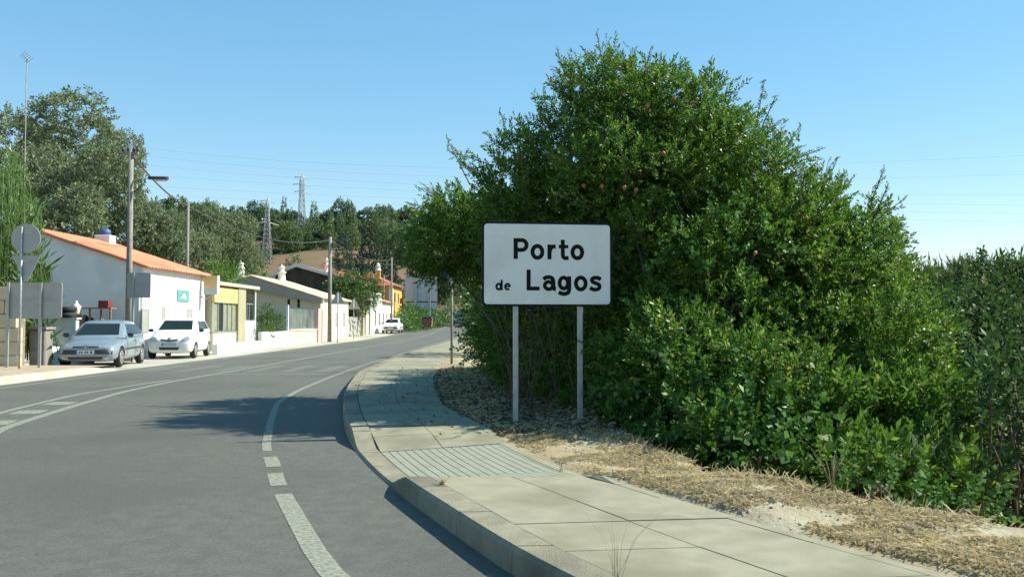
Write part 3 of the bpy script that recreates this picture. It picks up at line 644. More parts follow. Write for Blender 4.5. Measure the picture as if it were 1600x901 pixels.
MB().prism([((a.x+b_.x)/2 + x, Y2, (a.z+b_.z)/2 + z) for x, z in rrect(b_.x - a.x, a.z - b_.z, .06)], (0, .025, 0)).obj('panel', M_SIGNBACK, t2)
zc2 = P(0, 468, Y2).z; MB().b2(a.x + .12, b_.x - .08, Y2 - .022, Y2 - .002, zc2 - .02, zc2 + .02).obj('stiffener', M_SIGNBACK, t2)
for px in (24, 74): x = P(px, 0, Y2).x; MB().b2(x - .035, x + .035, Y2 - .07, Y2 - .023, .05, a.z + .01).obj('post', M_STEEL, t2)
t3 = empty('square_sign', (0, 0, 0)); tag(t3, 'back of a square sign on a thin post beside the lamp pole', 'sign')
Y3 = 29.6; a, b_ = P(199, 426, Y3), P(235, 465, Y3)
MB().prism([((a.x+b_.x)/2 + x, Y3, (a.z+b_.z)/2 + z) for x, z in rrect(b_.x - a.x, a.z - b_.z, .05)], (0, .025, 0)).obj('panel', M_SIGNBACK, t3)
x = P(216, 0, Y3).x; MB().b2(x - .03, x + .03, Y3 - .06, Y3 - .003, 0, a.z).obj('post', M_STEEL, t3)
for k, (px, pt, pb, hw, Yk, zb, lab) in enumerate(((528, 455, 475, 11.5, 56, 532, 'back of a triangular warning sign in front of the cream house'), (553, 466, 483, 10, 69, 528, 'back of a triangular warning sign by the rubble garden wall'))):
    t = empty('warning_sign', (0, 0, 0)); tag(t, lab, 'sign', 'triangular warning sign backs'); a, b_, d_ = P(px - hw, pb, Yk), P(px + hw, pb, Yk), P(px, pt, Yk)
    MB().prism([(a.x, Yk, a.z), (b_.x, Yk, b_.z), (d_.x + .03, Yk, d_.z), (d_.x - .03, Yk, d_.z)], (0, .02, 0)).obj('triangle_plate', M_SIGNBACK, t)
    back_post(t, d_.x, Yk - .035, 0, d_.z - .1)
t5 = empty('bus_stop_post', (0, 0, 0)); tag(t5, 'slim dark post with a small blue plate under the overhanging branches', 'sign')
Y5 = 24.5; p = P(706, 436, Y5); MB().tube([(p.x, Y5, .1), (p.x, Y5, p.z + .15)], .035, 8).obj('post', M_POLE, t5)
a, b_ = P(692, 424, Y5), P(705, 434, Y5); MB().b2(a.x, p.x + .04, Y5 - .055, Y5 - .037, b_.z, a.z + .1).obj('plate', M_BLUE, t5)
bb = empty('billboard', (0, 0, 0)); tag(bb, 'pale back of a big slatted billboard on two posts far down the road', 'billboard')
YB = 100.0; a, b_ = P(633, 428, YB), P(683, 482, YB); n = 14
M_BILL = mat('billboard_sheet', (.42, .46, .48), .6, (.46, .50, .52), 2)
for k in range(n):
    z0 = b_.z + (a.z - b_.z) * k / n; z1 = b_.z + (a.z - b_.z) * (k + 1) / n - .02
    MB().b2(a.x, b_.x, YB, YB + .06, z0, z1).obj('slat', M_BILL, bb)
MB().b2(a.x, b_.x, YB - .03, YB - .002, P(0, 471.5, YB).z - .05, P(0, 471.5, YB).z + .05).obj('rail', M_DARK, bb)
for px in (652, 673): x = P(px, 0, YB).x; MB().b2(x - .12, x + .12, YB - .3, YB - .031, 0, a.z - .1).obj('post', M_LATT, bb)
fl = empty('pennant', (0, 0, 0)); tag(fl, 'small red and yellow banner by the far white house corner', 'banner')
p = P(630, 470, 97); MB().tube([(p.x - .35, 97, 0), (p.x - .35, 97, p.z + .35)], .03, 6).obj('pole', M_POLE, fl)
for k, m_ in enumerate((mat('flag_red', (.5, .04, .03), .7), mat('flag_yellow', (.7, .5, .05), .7))): MB().b2(p.x - .32 + k*.33, p.x + k*.33, 96.99, 97.02, p.z - .3, p.z + .3).obj('cloth', m_, fl)

# ------------------------------------------------------------------ poles and wires
def lamp_head(parent, a, b_, w=.11):
    d = (Vector(b_) - Vector(a)); mb = MB(); mb.tube([a, Vector(a) + d*.15, Vector(a) + d*.5, Vector(a) + d*.9, b_], w, 10)
    for v_ in mb.bm.verts: v_.co.z = a[2] + (v_.co.z - a[2]) * .55
    o = mb.obj('lamp_head', M_BLACKPL, parent)
    mb = MB(); c = Vector(a) + d*.62; mb.box((c.x, c.y, c.z - w*.6), (abs(d.x)*.6 + .02, w*1.4, .05)); mb.obj('lamp_lens', mat('lamp_lens', (.5, .45, .3), .3), o)
tops = []
def utility_pole(px, pt, Yk, lab, r0=.11, arms=True, lamp=None, m=M_POLE):
    u = empty('utility_pole', (0, 0, 0)); tag(u, lab, 'pole', 'poles along the left side of the road')
    t = P(px, pt, Yk); MB().tube([(t.x, Yk, float(ground_z(t.x, Yk)) - .1), (t.x, Yk, t.z)], r0, 12, r0*.72).obj('shaft', m, u)
    if arms:
        MB().b2(t.x - .32, t.x + .25, Yk - .05, Yk + .05, t.z - .22, t.z - .12).obj('crossarm', M_POLE, u)
        for dx in (-.28, -.1, .1, .22): MB().lathe([(.02, 0), (.05, .03), (.05, .12), (.02, .16)], 8, Matrix.Translation((t.x + dx, Yk, t.z - .119))).obj('insulator', M_BLACKPL, u)
        MB().tube([(t.x - .28, Yk, t.z - .25), (t.x - .45, Yk, t.z - .42), (t.x - .1, Yk, t.z - .55)], .02, 6).obj('cable_loop', M_WIRE, u)
    if lamp:
        a, e1, e2 = [P(q[0], q[1], Yk) for q in lamp]; MB().tube([(t.x, Yk, a.z), (t.x + .3, Yk, a.z + .12), tuple(e1)], .028, 8).obj('lamp_arm', M_STEEL, u); lamp_head(u, tuple(e1), tuple(e2))
    tops.append(Vector((t.x, Yk, t.z - .2))); return u
utility_pole(205, 232, 30.5, 'tall weathered lamp pole with a street lamp at the corner of the orange-roofed white house', .115, True, ((207, 284), (233, 278), (262, 279)))
utility_pole(294, 316, 44, 'thin plain pole rising behind the ridge of the orange roof', .09, False, None, M_CONCPOLE)
utility_pole(516, 370, 59.2, 'grey concrete lamp pole in front of the cream house', .15, False, ((516, 380), (524, 376), (546, 372)), M_CONCPOLE)
utility_pole(612, 402, 84, 'thin pole beside the far white house, right of the yellow chimney', .1, False, None, M_POLE)
utility_pole(600, 430, 97, 'short grey pole in front of the yellow house', .08, False, None, M_CONCPOLE)
def cable(name, a, b_, sag, r, lab, group, n=14):
    a, b_ = Vector(a), Vector(b_); pts = [a.lerp(b_, t) - Vector((0, 0, sag * 4 * t * (1 - t))) for t in np.linspace(0, 1, n)]
    o = MB().tube(pts, r, 5).obj(name, M_WIRE); tag(o, lab, 'cable', group); return o
cable('overhead_cable', tops[0], tops[1], .25, .035, 'thick dark cable from the lamp pole to the pole behind the orange roof', 'street cables')
cable('overhead_cable', tops[1], tops[2], .8, .025, 'cable sagging from the pole behind the orange roof to the concrete lamp pole', 'street cables')
cable('overhead_cable', tops[2], tops[3], .6, .02, 'cable from the concrete lamp pole to the pole by the far white house', 'street cables')
cable('overhead_cable', tops[0] + Vector((-.25, 0, -.2)), P(-60, 340, 33), .6, .015, 'thin cable running left from the lamp pole in front of the olive trees', 'street cables')
def pylon(px, pt, Yk, wtop, wbot, lab, arms):
    u = empty('pylon', (0, 0, 0)); tag(u, lab, 'pylon', 'lattice pylons on the hill'); t = P(px, pt, Yk); zb = float(ground_z(t.x, Yk)) - 1; H = t.z - zb
    mb = MB(); lv = np.linspace(0, .9, 15)
    def corner(s, k): w = (wbot + (wtop - wbot) * min(1, s / .75)) / 2; return Vector((t.x + (w if k in (0, 1) else -w), Yk + (w if k in (0, 3) else -w), zb + H * s))
    for k in range(4): mb.tube([corner(0, k), corner(.75, k), corner(.9, k), (t.x, Yk, t.z)], .09, 4)
    for s0, s1 in zip(lv, lv[1:]):
        for k in range(4):
            mb.tube([corner(s0, k), corner(s1, (k+1) % 4)], .045, 3); mb.tube([corner(s0, (k+1) % 4), corner(s1, k)], .045, 3)
            mb.tube([corner(s1, k), corner(s1, (k+1) % 4)], .045, 3)
    mb.obj('lattice', M_LATT, u)
    for s, L in arms:
        z = zb + H * s; MB().tube([(t.x - L, Yk - L*1.2, z), (t.x, Yk, z + .5), (t.x + L, Yk + L*1.2, z)], .12, 4).obj('crossarm', M_LATT, u)
pylon(472, 270, 225, 1.0, 2.4, 'taller lattice pylon standing on the wooded hill', ((.93, 1.5), (.84, 1.7), (.75, 1.5)))
pylon(418, 308, 190, .7, 2.0, 'shorter lattice pylon left of the taller one, in front of the hill', ((.93, 1.2), (.62, 1.9)))
for k, (ya_, yb_, yc_, nm) in enumerate(((212, 262, 238, 'highest'), (226, 276, 270, 'second highest'), (243, 290, 304, 'third highest'), (262, 300, 322, 'third lowest'), (283, 312, 336, 'second lowest'), (300, 322, 350, 'lowest'))):
    a, m_, b_ = P(120, ya_, 215), P(700, yb_, 200), P(1700, yc_, 190); pts = []
    for t in np.linspace(0, 1, 40): pts.append(a * (1-t)*(1-2*t) + m_ * 4*t*(1-t) + b_ * t*(2*t-1))
    o = MB().tube(pts, .014, 4).obj('power_line', mat('pale_wire', (.22, .25, .28), .6)); tag(o, nm + ' of the faint power lines crossing the sky', 'cable', 'high voltage lines')
am = empty('antenna_mast', (0, 0, 0)); tag(am, 'very thin antenna mast rising above the trees at far left', 'antenna'); t = P(42, 92, 36)
MB().tube([(t.x, 36, 0), (t.x, 36, t.z)], .034, 6, .02).obj('mast', M_POLE, am)
MB().tube([t + Vector((-.18, 0, .2)), t + Vector((.0, 0, 0)), t + Vector((.12, 0, -.08))], .02, 5).obj('boom', M_LATT, am)
for k in range(5): q = t + Vector((-.18 + k*.075, 0, .2 - k*.07)); MB().tube([q + Vector((-.3, .3, -.02)), q + Vector((.3, -.3, .02))], .008, 4).obj('element', M_LATT, am)

# ------------------------------------------------------------------ cars
def make_car(name, label, loc, rz, paint, S, green, wb, tyre, W, feats, group='parked cars'):
    t = empty(name, loc, rz); tag(t, label, 'car', group)
    # body: lofted cross sections, subdivided, wheel arches cut out
    bm = bmesh.new(); rings = []
    for (yk, hw, zl, zs, zt) in S:
        h = [(0, zl), (hw*.8, zl), (hw*.96, zl + .07), (hw, zl + (zs-zl)*.45), (hw*.985, zs - .05), (hw*.90, zs + (zt-zs)*.45), (hw*.6, zt), (0, zt + .015)]
        ring = h + [(-x, z) for x, z in h[-2:0:-1]]; rings.append([bm.verts.new((x, yk, z)) for x, z in ring])
    n = len(rings[0])
    for A, B in zip(rings, rings[1:]):
        for k in range(n): bm.faces.new((A[k], A[(k+1) % n], B[(k+1) % n], B[k]))
    bm.faces.new(rings[0][::-1]); bm.faces.new(rings[-1]); bmesh.ops.recalc_face_normals(bm, faces=bm.faces[:])
    me = bpy.data.meshes.new('tmp_body'); bm.to_mesh(me); bm.free(); me.materials.append(paint)
    o = bpy.data.objects.new('tmp_body', me); COL.objects.link(o)
    s = o.modifiers.new('s', 'SUBSURF'); s.levels = 2; s.render_levels = 2
    cuts = []
    for sx in (-1, 1):
        for yw in wb:
            c = MB(); c.lathe([(tyre + .055, 0), (tyre + .055, .5)], 28, Matrix.Translation((sx*(W - .26) if sx > 0 else -(W - .26) - .5, yw, tyre)) @ Matrix.Rotation(R(90), 4, 'Y'))
            co = link('tmp_cut', c.mesh('tmp_cut'), M_BLACK); cuts.append(co); m_ = o.modifiers.new('b', 'BOOLEAN'); m_.object = co; m_.operation = 'DIFFERENCE'; m_.solver = 'EXACT'
    bpy.context.view_layer.update(); bme = evaluated(o, 'body')
    for q in cuts + [o]: bpy.data.objects.remove(q)
    def finish(me_, ang=38):
        b2 = bmesh.new(); b2.from_mesh(me_)
        for f_ in b2.faces: f_.smooth = True
        for e in b2.edges: e.smooth = not (len(e.link_faces) == 2 and e.calc_face_angle(0) > R(ang))
        b2.to_mesh(me_); b2.free(); return me_
    finish(bme); body = link('body', bme, None, t)
    # cabin: rings stacked in z
    bm = bmesh.new(); rings = []
    for (z, yf, yr, hw, ch) in green:
        p = [(hw-ch, yf), (hw, yf+ch*1.6), (hw, (yf+yr)/2), (hw, yr-ch*1.2), (hw-ch, yr)]; ring = p + [(-x, yy_) for x, yy_ in p[::-1]]
        bow = .05
        rings.append([bm.verts.new((x, yy_ - (bow*(1 - (abs(x)/hw)) if yy_ < 0 else 0), z)) for x, yy_ in ring])
    n = len(rings[0])
    for A, B in zip(rings, rings[1:]):
        for k in range(n): bm.faces.new((A[k], A[(k+1) % n], B[(k+1) % n], B[k]))
    bm.faces.new(rings[-1]); bm.faces.new(rings[0][::-1]); bmesh.ops.recalc_face_normals(bm, faces=bm.faces[:])
    bmesh.ops.bevel(bm, geom=[e for e in bm.edges if e.calc_face_angle(0) > R(20)], offset=.03, segments=2, affect='EDGES')
    cme = bpy.data.meshes.new('cabin'); bm.to_mesh(cme); bm.free(); finish(cme); link('cabin', cme, paint, t)
    jb = bmesh.new(); jb.from_mesh(bme); jb.from_mesh(cme); bvh = BVHTree.FromBMesh(jb)
    def patch(nm, poly, axis, m, off=.006, parent=t, mirror=False, cuts=3):
        for sgn in ((1, -1) if mirror else (1,)):
            b2 = bmesh.new()
            if axis == 'front': co = [(sgn*a, -9, z) for a, z in poly]; d = Vector((0, 1, 0))
            elif axis == 'rear': co = [(sgn*a, 9, z) for a, z in poly]; d = Vector((0, -1, 0))
            else: co = [(sgn*9, a, z) for a, z in poly]; d = Vector((-sgn, 0, 0))
            f_ = b2.faces.new([b2.verts.new(c_) for c_ in co]); bmesh.ops.triangulate(b2, faces=[f_])
            for _ in range(cuts): bmesh.ops.subdivide_edges(b2, edges=b2.edges[:], cuts=1, use_grid_fill=True)
            for v_ in b2.verts:
                hit = bvh.ray_cast(v_.co, d)[0]
                if hit is None: q = Vector(v_.co); q[0 if axis == 'side' else 1] = 0; hit = bvh.find_nearest(q)[0]
                v_.co = hit - d * off
            bmesh.ops.solidify(b2, geom=b2.faces[:], thickness=-.004)
            bmesh.ops.recalc_face_normals(b2, faces=b2.faces[:]); me_ = bpy.data.meshes.new(nm); b2.to_mesh(me_); b2.free(); finish(me_, 60); r_o = link(nm, me_, m, parent)
        return r_o
    for nm, poly, axis, m, mir, off in feats: patch(nm, poly, axis, m, off, mirror=mir)
    jb.free()
    # wheels
    ty = MB(); ty.lathe([(tyre*.62, -.085), (tyre*.93, -.09), (tyre, -.06), (tyre, .06), (tyre*.93, .09), (tyre*.62, .085)], 28, Matrix.Rotation(R(90), 4, 'Y')); tme = ty.mesh('wheel'); tme.materials.append(M_BLACK)
    ri = MB(); ri.lathe([(tyre*.63, .05), (tyre*.66, .086), (tyre*.58, .092), (tyre*.5, .07), (tyre*.2, .08), (tyre*.12, .095), (.01, .096)], 28, Matrix.Rotation(R(90), 4, 'Y'))
    for k in range(8):
        a = 2*math.pi*k/8; ri.box((.082, math.cos(a)*tyre*.4, math.sin(a)*tyre*.4), (.02, tyre*.34, tyre*.1), Matrix.Rotation(a, 3, 'X'))
    rme = ri.mesh('rim'); rme.materials.append(mat('wheel_trim', (.42, .43, .43), .4, metal=.4))
    for sx in (-1, 1):
        for yw in wb:
            w = link('wheel', tme, None, t); w.location = (sx*(W - .105), yw, tyre); w.rotation_euler = (0, 0, 0 if sx > 0 else math.pi); link('rim', rme, None, w)
    # mirrors
    for sx in (-1, 1):
        mb = MB(); mb.box((sx*(W + .07), green[0][1] + .33, green[0][0] + .10), (.17, .09, .12)); mb.bevel(.025, 2); mb.obj('wing_mirror', M_BLACKPL, t)
    return t
def car_paint(name, c, rough=.3, metal=.0): return mat(name, c, rough, tuple(q*.95 for q in c), 3, metal=metal, coat=.6)
SILVER = car_paint('silver_blue_paint', (.27, .33, .37), .32, .35); WHITEP = car_paint('white_car_paint', (.78, .79, .76), .35)
DKBLUE = car_paint('dark_blue_paint', (.06, .09, .13), .3, .2)
S306 = [(-2.0, .66, .27, .50, .60), (-1.93, .76, .20, .56, .67), (-1.72, .82, .18, .64, .74), (-1.2, .845, .18, .74, .84), (-.75, .85, .18, .81, .91), (0, .85, .18, .85, .92), (1.0, .85, .18, .87, .93), (1.55, .84, .19, .88, .95), (1.86, .79, .22, .84, .92), (1.99, .68, .30, .72, .84)]
G306 = [(.84, -.98, 1.86, .80, .10), (.92, -.86, 1.80, .795, .10), (1.30, -.18, 1.22, .62, .09), (1.375, .02, 1.02, .50, .09), (1.395, .25, .85, .3, .05)]
F306 = [('windscreen', [(-.62, .95), (.62, .95), (.50, 1.29), (-.50, 1.29)], 'front', M_GLASS, False, .008),
        ('front_side_window', [(-.52, .95), (.33, .95), (.33, 1.27), (-.08, 1.27)], 'side', M_GLASS, True, .006),
        ('rear_side_window', [(.40, .95), (1.42, .97), (1.10, 1.27), (.40, 1.27)], 'side', M_GLASS, True, .006),
        ('headlight', [(.36, .56), (.70, .57), (.70, .69), (.36, .665)], 'front', M_LAMPG, True, .006),
        ('grille', [(-.34, .60), (.34, .60), (.34, .64), (-.34, .64)], 'front', M_BLACKPL, False, .006),
        ('badge', [(-.04, .585), (.04, .585), (.04, .665), (-.04, .665)], 'front', M_CHROME, False, .010),
        ('bumper_strip', [(-.73, .40), (.73, .40), (.73, .53), (-.73, .53)], 'front', M_BLACKPL, False, .012),
        ('lower_grille', [(-.45, .25), (.45, .25), (.47, .33), (-.47, .33)], 'front', M_BLACKPL, False, .006),
        ('fog_lamp', [(.50, .26), (.64, .26), (.64, .33), (.50, .33)], 'front', M_LAMPG, True, .006),
        ('number_plate', [(-.25, .41), (.25, .41), (.25, .52), (-.25, .52)], 'front', M_PLATE, False, .020),
        ('plate_band', [(-.25, .41), (-.205, .41), (-.205, .52), (-.25, .52)], 'front', M_BLUE, False, .024),
        ('rub_strip', [(-.92, .50), (.93, .52), (.93, .57), (-.92, .55)], 'side', M_BLACKPL, True, .010),
        ('door_handle', [(.2, .75), (.36, .755), (.36, .785), (.2, .78)], 'side', M_BLACKPL, True, .012),
        ('door_seam', [(.365, .28), (.377, .28), (.377, .92), (.365, .92)], 'side', M_BLACKPL, True, .003),
        ('door_seam', [(-.70, .28), (-.688, .28), (-.60, .90), (-.612, .90)], 'side', M_BLACKPL, True, .003),
        ('bonnet_seam', [(-.66, .70), (.66, .70), (.66, .706), (-.66, .706)], 'front', M_BLACKPL, False, .003),
        ('plate_character', [(-.16, .435), (-.12, .435), (-.12, .495), (-.16, .495)], 'front', M_BLACKPL, False, .024),
        ('plate_character', [(-.10, .435), (-.06, .435), (-.06, .495), (-.10, .495)], 'front', M_BLACKPL, False, .024),
        ('plate_character', [(-.01, .435), (.03, .435), (.03, .495), (-.01, .495)], 'front', M_BLACKPL, False, .024),
        ('plate_character', [(.05, .435), (.09, .435), (.09, .495), (.05, .495)], 'front', M_BLACKPL, False, .024),
        ('plate_character', [(.14, .435), (.20, .435), (.20, .495), (.14, .495)], 'front', M_BLACKPL, False, .024),
        ('rear_bumper', [(-.74, .36), (.74, .36), (.74, .52), (-.74, .52)], 'rear', M_BLACKPL, False, .012),
        ('tail_light', [(.5, .66), (.7, .66), (.7, .8), (.5, .8)], 'rear', M_RED, True, .008)]
make_car('parked_car', 'silver blue hatchback parked on the left, nearest of the parked cars', (-12.66, 27.6, 0), R(10), SILVER, S306, G306, (-1.27, 1.31), .29, .845, F306)
SYAR = [(-1.80, .62, .27, .55, .64), (-1.74, .74, .20, .62, .74), (-1.5, .81, .18, .72, .86), (-1.1, .83, .18, .82, .96), (-.72, .835, .18, .90, 1.02), (0, .835, .18, .93, 1.03), (.9, .835, .18, .95, 1.04), (1.4, .83, .19, .95, 1.04), (1.70, .78, .22, .90, 1.0), (1.80, .68, .30, .76, .88)]
GYAR = [(.92, -1.02, 1.72, .79, .10), (1.0, -.90, 1.70, .785, .10), (1.40, -.25, 1.36, .64, .09), (1.475, -.02, 1.20, .53, .09), (1.50, .2, 1.0, .3, .05)]
FYAR = [('windscreen', [(-.60, 1.05), (.60, 1.05), (.51, 1.39), (-.51, 1.39)], 'front', M_GLASS, False, .008),
        ('front_side_window', [(-.50, 1.05), (.30, 1.05), (.30, 1.37), (-.12, 1.37)], 'side', M_GLASS, True, .006),
        ('rear_side_window', [(.37, 1.05), (1.35, 1.08), (1.12, 1.36), (.37, 1.37)], 'side', M_GLASS, True, .006),
        ('headlight', [(.36, .62), (.68, .64), (.69, .74), (.60, .81), (.50, .78)], 'front', M_LAMPG, True, .006),
        ('grille', [(-.29, .66), (0, .615), (.29, .66), (.29, .72), (0, .68), (-.29, .72)], 'front', M_BLACKPL, False, .008),
        ('badge', [(-.05, .70), (.05, .70), (.05, .76), (-.05, .76)], 'front', M_CHROME, False, .010),
        ('number_plate', [(-.25, .46), (.25, .46), (.25, .57), (-.25, .57)], 'front', mat('grey_plate', (.45, .47, .47), .4), False, .016),
        ('plate_band', [(-.25, .46), (-.205, .46), (-.205, .57), (-.25, .57)], 'front', M_BLUE, False, .020),
        ('lower_grille', [(-.32, .32), (.32, .32), (.36, .42), (-.36, .42)], 'front', M_BLACKPL, False, .008),
        ('door_handle', [(.2, .85), (.36, .855), (.36, .885), (.2, .88)], 'side', WHITEP, True, .014),
        ('door_seam', [(.325, .28), (.337, .28), (.337, 1.02), (.325, 1.02)], 'side', M_BLACKPL, True, .003),
        ('door_seam', [(-.66, .28), (-.648, .28), (-.58, 1.0), (-.592, 1.0)], 'side', M_BLACKPL, True, .003),
        ('bonnet_seam', [(-.62, .80), (.62, .80), (.62, .806), (-.62, .806)], 'front', M_BLACKPL, False, .003),
        ('sill_strip', [(-.80, .22), (.80, .22), (.80, .27), (-.80, .27)], 'side', M_BLACKPL, True, .006),
        ('tail_light', [(.5, .75), (.7, .75), (.7, .95), (.5, .95)], 'rear', M_RED, True, .008)]
make_car('parked_car', 'small rounded white hatchback parked behind the silver car', (-12.65, 33.9, 0), R(8), WHITEP, SYAR, GYAR, (-1.16, 1.21), .285, .83, FYAR)
zc_ = float(zroad(86)); 
make_car('parked_car', 'white hatchback parked far down by the small white house', (-11.35, 84.5, zc_), R(1), WHITEP, S306, G306, (-1.27, 1.31), .29, .845, F306)
make_car('far_car', 'dark blue car coming along the road, half hidden by the roadside bush', (-6.2, 106, float(zroad(106))), R(3), DKBLUE, SYAR, GYAR, (-1.16, 1.21), .285, .83, FYAR, 'cars far down the road')
make_car('far_car', 'pale blue van-like car just behind the dark blue car', (-6.6, 114, float(zroad(114)) + .1), R(3), SILVER, SYAR, GYAR, (-1.16, 1.21), .285, .83, FYAR, 'cars far down the road')
make_car('far_car', 'silver car beyond the red brown dumpster, partly sunk behind the grass', (-10.6, 112, float(zroad(112)) - .15), R(40), SILVER, S306, G306, (-1.27, 1.31), .29, .845, F306, 'cars far down the road')
# dumpster
dp = empty('dumpster', (0, 0, 0)); tag(dp, 'red brown metal dumpster on the grass beside the far road', 'dumpster')
YD = 92; a, b_ = P(659, 494, YD), P(675, 513, YD); zd = b_.z
MB().prism([(a.x + .08, YD, zd + .12), (b_.x - .08, YD, zd + .12), (b_.x, YD, zd + 1.0), (a.x, YD, zd + 1.0)], (0, 1.1, 0)).obj('bin_body', M_RUST, dp)
MB().prism([(a.x - .02, YD - .03, zd + 1.003), (b_.x + .02, YD - .03, zd + 1.003), (b_.x - .1, YD - .03, zd + 1.2), (a.x + .1, YD - .03, zd + 1.2)], (0, 1.16, 0)).obj('lid', mat('dark_rust', (.09, .045, .035), .7), dp)
for x in (a.x + .15, b_.x - .15):
    for q in (.15, .95): MB().lathe([(.08, -.03), (.08, .03)], 10, Matrix.Translation((x, YD + q, zd + .06)) @ Matrix.Rotation(R(90), 4, 'Y')).obj('castor', M_BLACK, dp)
bank = MB(); 
o = MB().b2(-10.0, -2.0, 128, 128.5, .5, 3.0).obj('retaining_wall', M_GREYR); tag(o, 'pale concrete retaining wall at the far bend of the road', 'wall')

# ------------------------------------------------------------------ vegetation
def leaf_quads(n, L, W_, rs):
    """n diamond leaves growing along +z, base at the origin, slightly folded"""
    l = L * rs.uniform(.7, 1.2, n); w = W_ * rs.uniform(.7, 1.2, n)
    z = np.zeros(n); f_ = rs.uniform(.05, .25, n) * w
    v = np.stack([np.stack([z, z, z], 1), np.stack([w/2, f_, l*.5], 1), np.stack([z, z, l], 1), np.stack([-w/2, f_, l*.5], 1)], 1)
    return v
def basis(d, rs):
    d = d / np.linalg.norm(d, axis=1, keepdims=True); a = rs.normal(size=d.shape); a -= (a*d).sum(1, keepdims=True)*d
    a /= np.linalg.norm(a, axis=1, keepdims=True) + 1e-9; return np.stack([a, np.cross(d, a), d], 2)
def twig(nleaf, length, L, W_, rs, spread=55, curl=.15):
    """one leafy shoot along +z: quads (n,4,3)"""
    q = leaf_quads(nleaf, L, W_, rs); s = np.linspace(.08, 1, nleaf); ang = np.arange(nleaf) * 2.4 + rs.uniform(-.5, .5, nleaf)
    sp = R(spread) * (1 - .6*s**3) * rs.uniform(.7, 1.3, nleaf)
    d = np.stack([np.sin(sp)*np.cos(ang), np.sin(sp)*np.sin(ang), np.cos(sp)], 1); B = basis(d, rs)
    o = np.stack([curl*length*s*s, np.zeros(nleaf), length*s], 1)
    return np.einsum('nij,nkj->nki', B, q) + o[:, None, :]
def scatter(protos, O, D, S, rs):
    """copies of leafy shoots at O along D with scale S -> verts, quads"""
    out = []; which = rs.integers(0, len(protos), len(O)); B = basis(D, rs)
    for k, p in enumerate(protos):
        m = which == k
        if not m.any(): continue
        v = np.einsum('mij,nkj->mnki', B[m], p) * S[m][:, None, None, None] + O[m][:, None, None, :]; out.append(v.reshape(-1, 3))
    V = np.concatenate(out); return V, np.arange(len(V)).reshape(-1, 4)
def lobes_surface(lobes, dens, rs, rmin=.72, inner=.62, lump=.16):
    """points and directions on the outside of a union of ellipsoids"""
    O, D = [], []; C = np.array([l[0] for l in lobes]); RR = np.array([l[1] for l in lobes])
    for i_, (c, r_) in enumerate(zip(C, RR)):
        n = int(dens * 4 * math.pi * (np.prod(r_)**(2/3))); d = rs.normal(size=(n, 3)); d /= np.linalg.norm(d, axis=1, keepdims=True)
        rad = rs.uniform(rmin, 1.0, n)**.7; ph = rs.uniform(0, 6.28, 3)
        rad = rad * (1 + lump*np.sin(4*d[:, 0]+ph[0]+3*d[:, 2])*np.sin(5*d[:, 2]+ph[1]) + lump*.6*np.sin(9*d[:, 1]+ph[2]+7*d[:, 0]))
        p = c + d * r_ * rad[:, None]; keep = np.ones(n, bool)
        for j, (c2, r2) in enumerate(zip(C, RR)):
            if j != i_: keep &= (((p - c2)/r2)**2).sum(1) > inner**2
        O.append(p[keep]); nn = d / r_; D.append((nn / np.linalg.norm(nn, axis=1, keepdims=True))[keep])
    return np.concatenate(O), np.concatenate(D)
def foliage(name, lobes, dens, protos, m, parent, rs, up=.4, rand=.5, scale=(.7, 1.25), extra=None, floor=None, **kw):
    O, D = lobes_surface(lobes, dens, rs, **kw)
    if floor is not None: k = floor(O); O, D = O[k], D[k]
    k = ~((O[:, 0] > -.5) & (O[:, 0] < 1.5) & (O[:, 1] < 11.08) & (O[:, 1] > 9.8) & (O[:, 2] > 1.05)); O, D = O[k], D[k]      # keeps clear of the place sign
    D = D + np.array([0, 0, up]) + rs.normal(size=D.shape)*rand; S = rs.uniform(scale[0], scale[1], len(O))
    if extra is not None: O = np.concatenate([O, extra[0]]); D = np.concatenate([D, extra[1]]); S = np.concatenate([S, extra[2]])
    V, F_ = scatter(protos, O, D, S, rs); return link(name, np_mesh(name, V, F_), m, parent)
def branches(name, base, targets, r0, parent, rs, m=M_BARK, r1=.012):
    mb = MB(); base = Vector(base)
    for tg in targets:
        tg = Vector(tg); mid = base.lerp(tg, .5) + Vector(rs.normal(size=3))*.05*(tg-base).length; mid.z += .04*(tg-base).length
        st = base + Vector((rs.normal()*.12, rs.normal()*.12, 0))
        pts = [st, st.lerp(mid, .55) + Vector(rs.normal(size=3))*.04, mid, mid.lerp(tg, .5) + Vector(rs.normal(size=3))*.06, tg]; mb.tube(pts, r0, 6, r1)
    return mb.obj(name, m, parent)

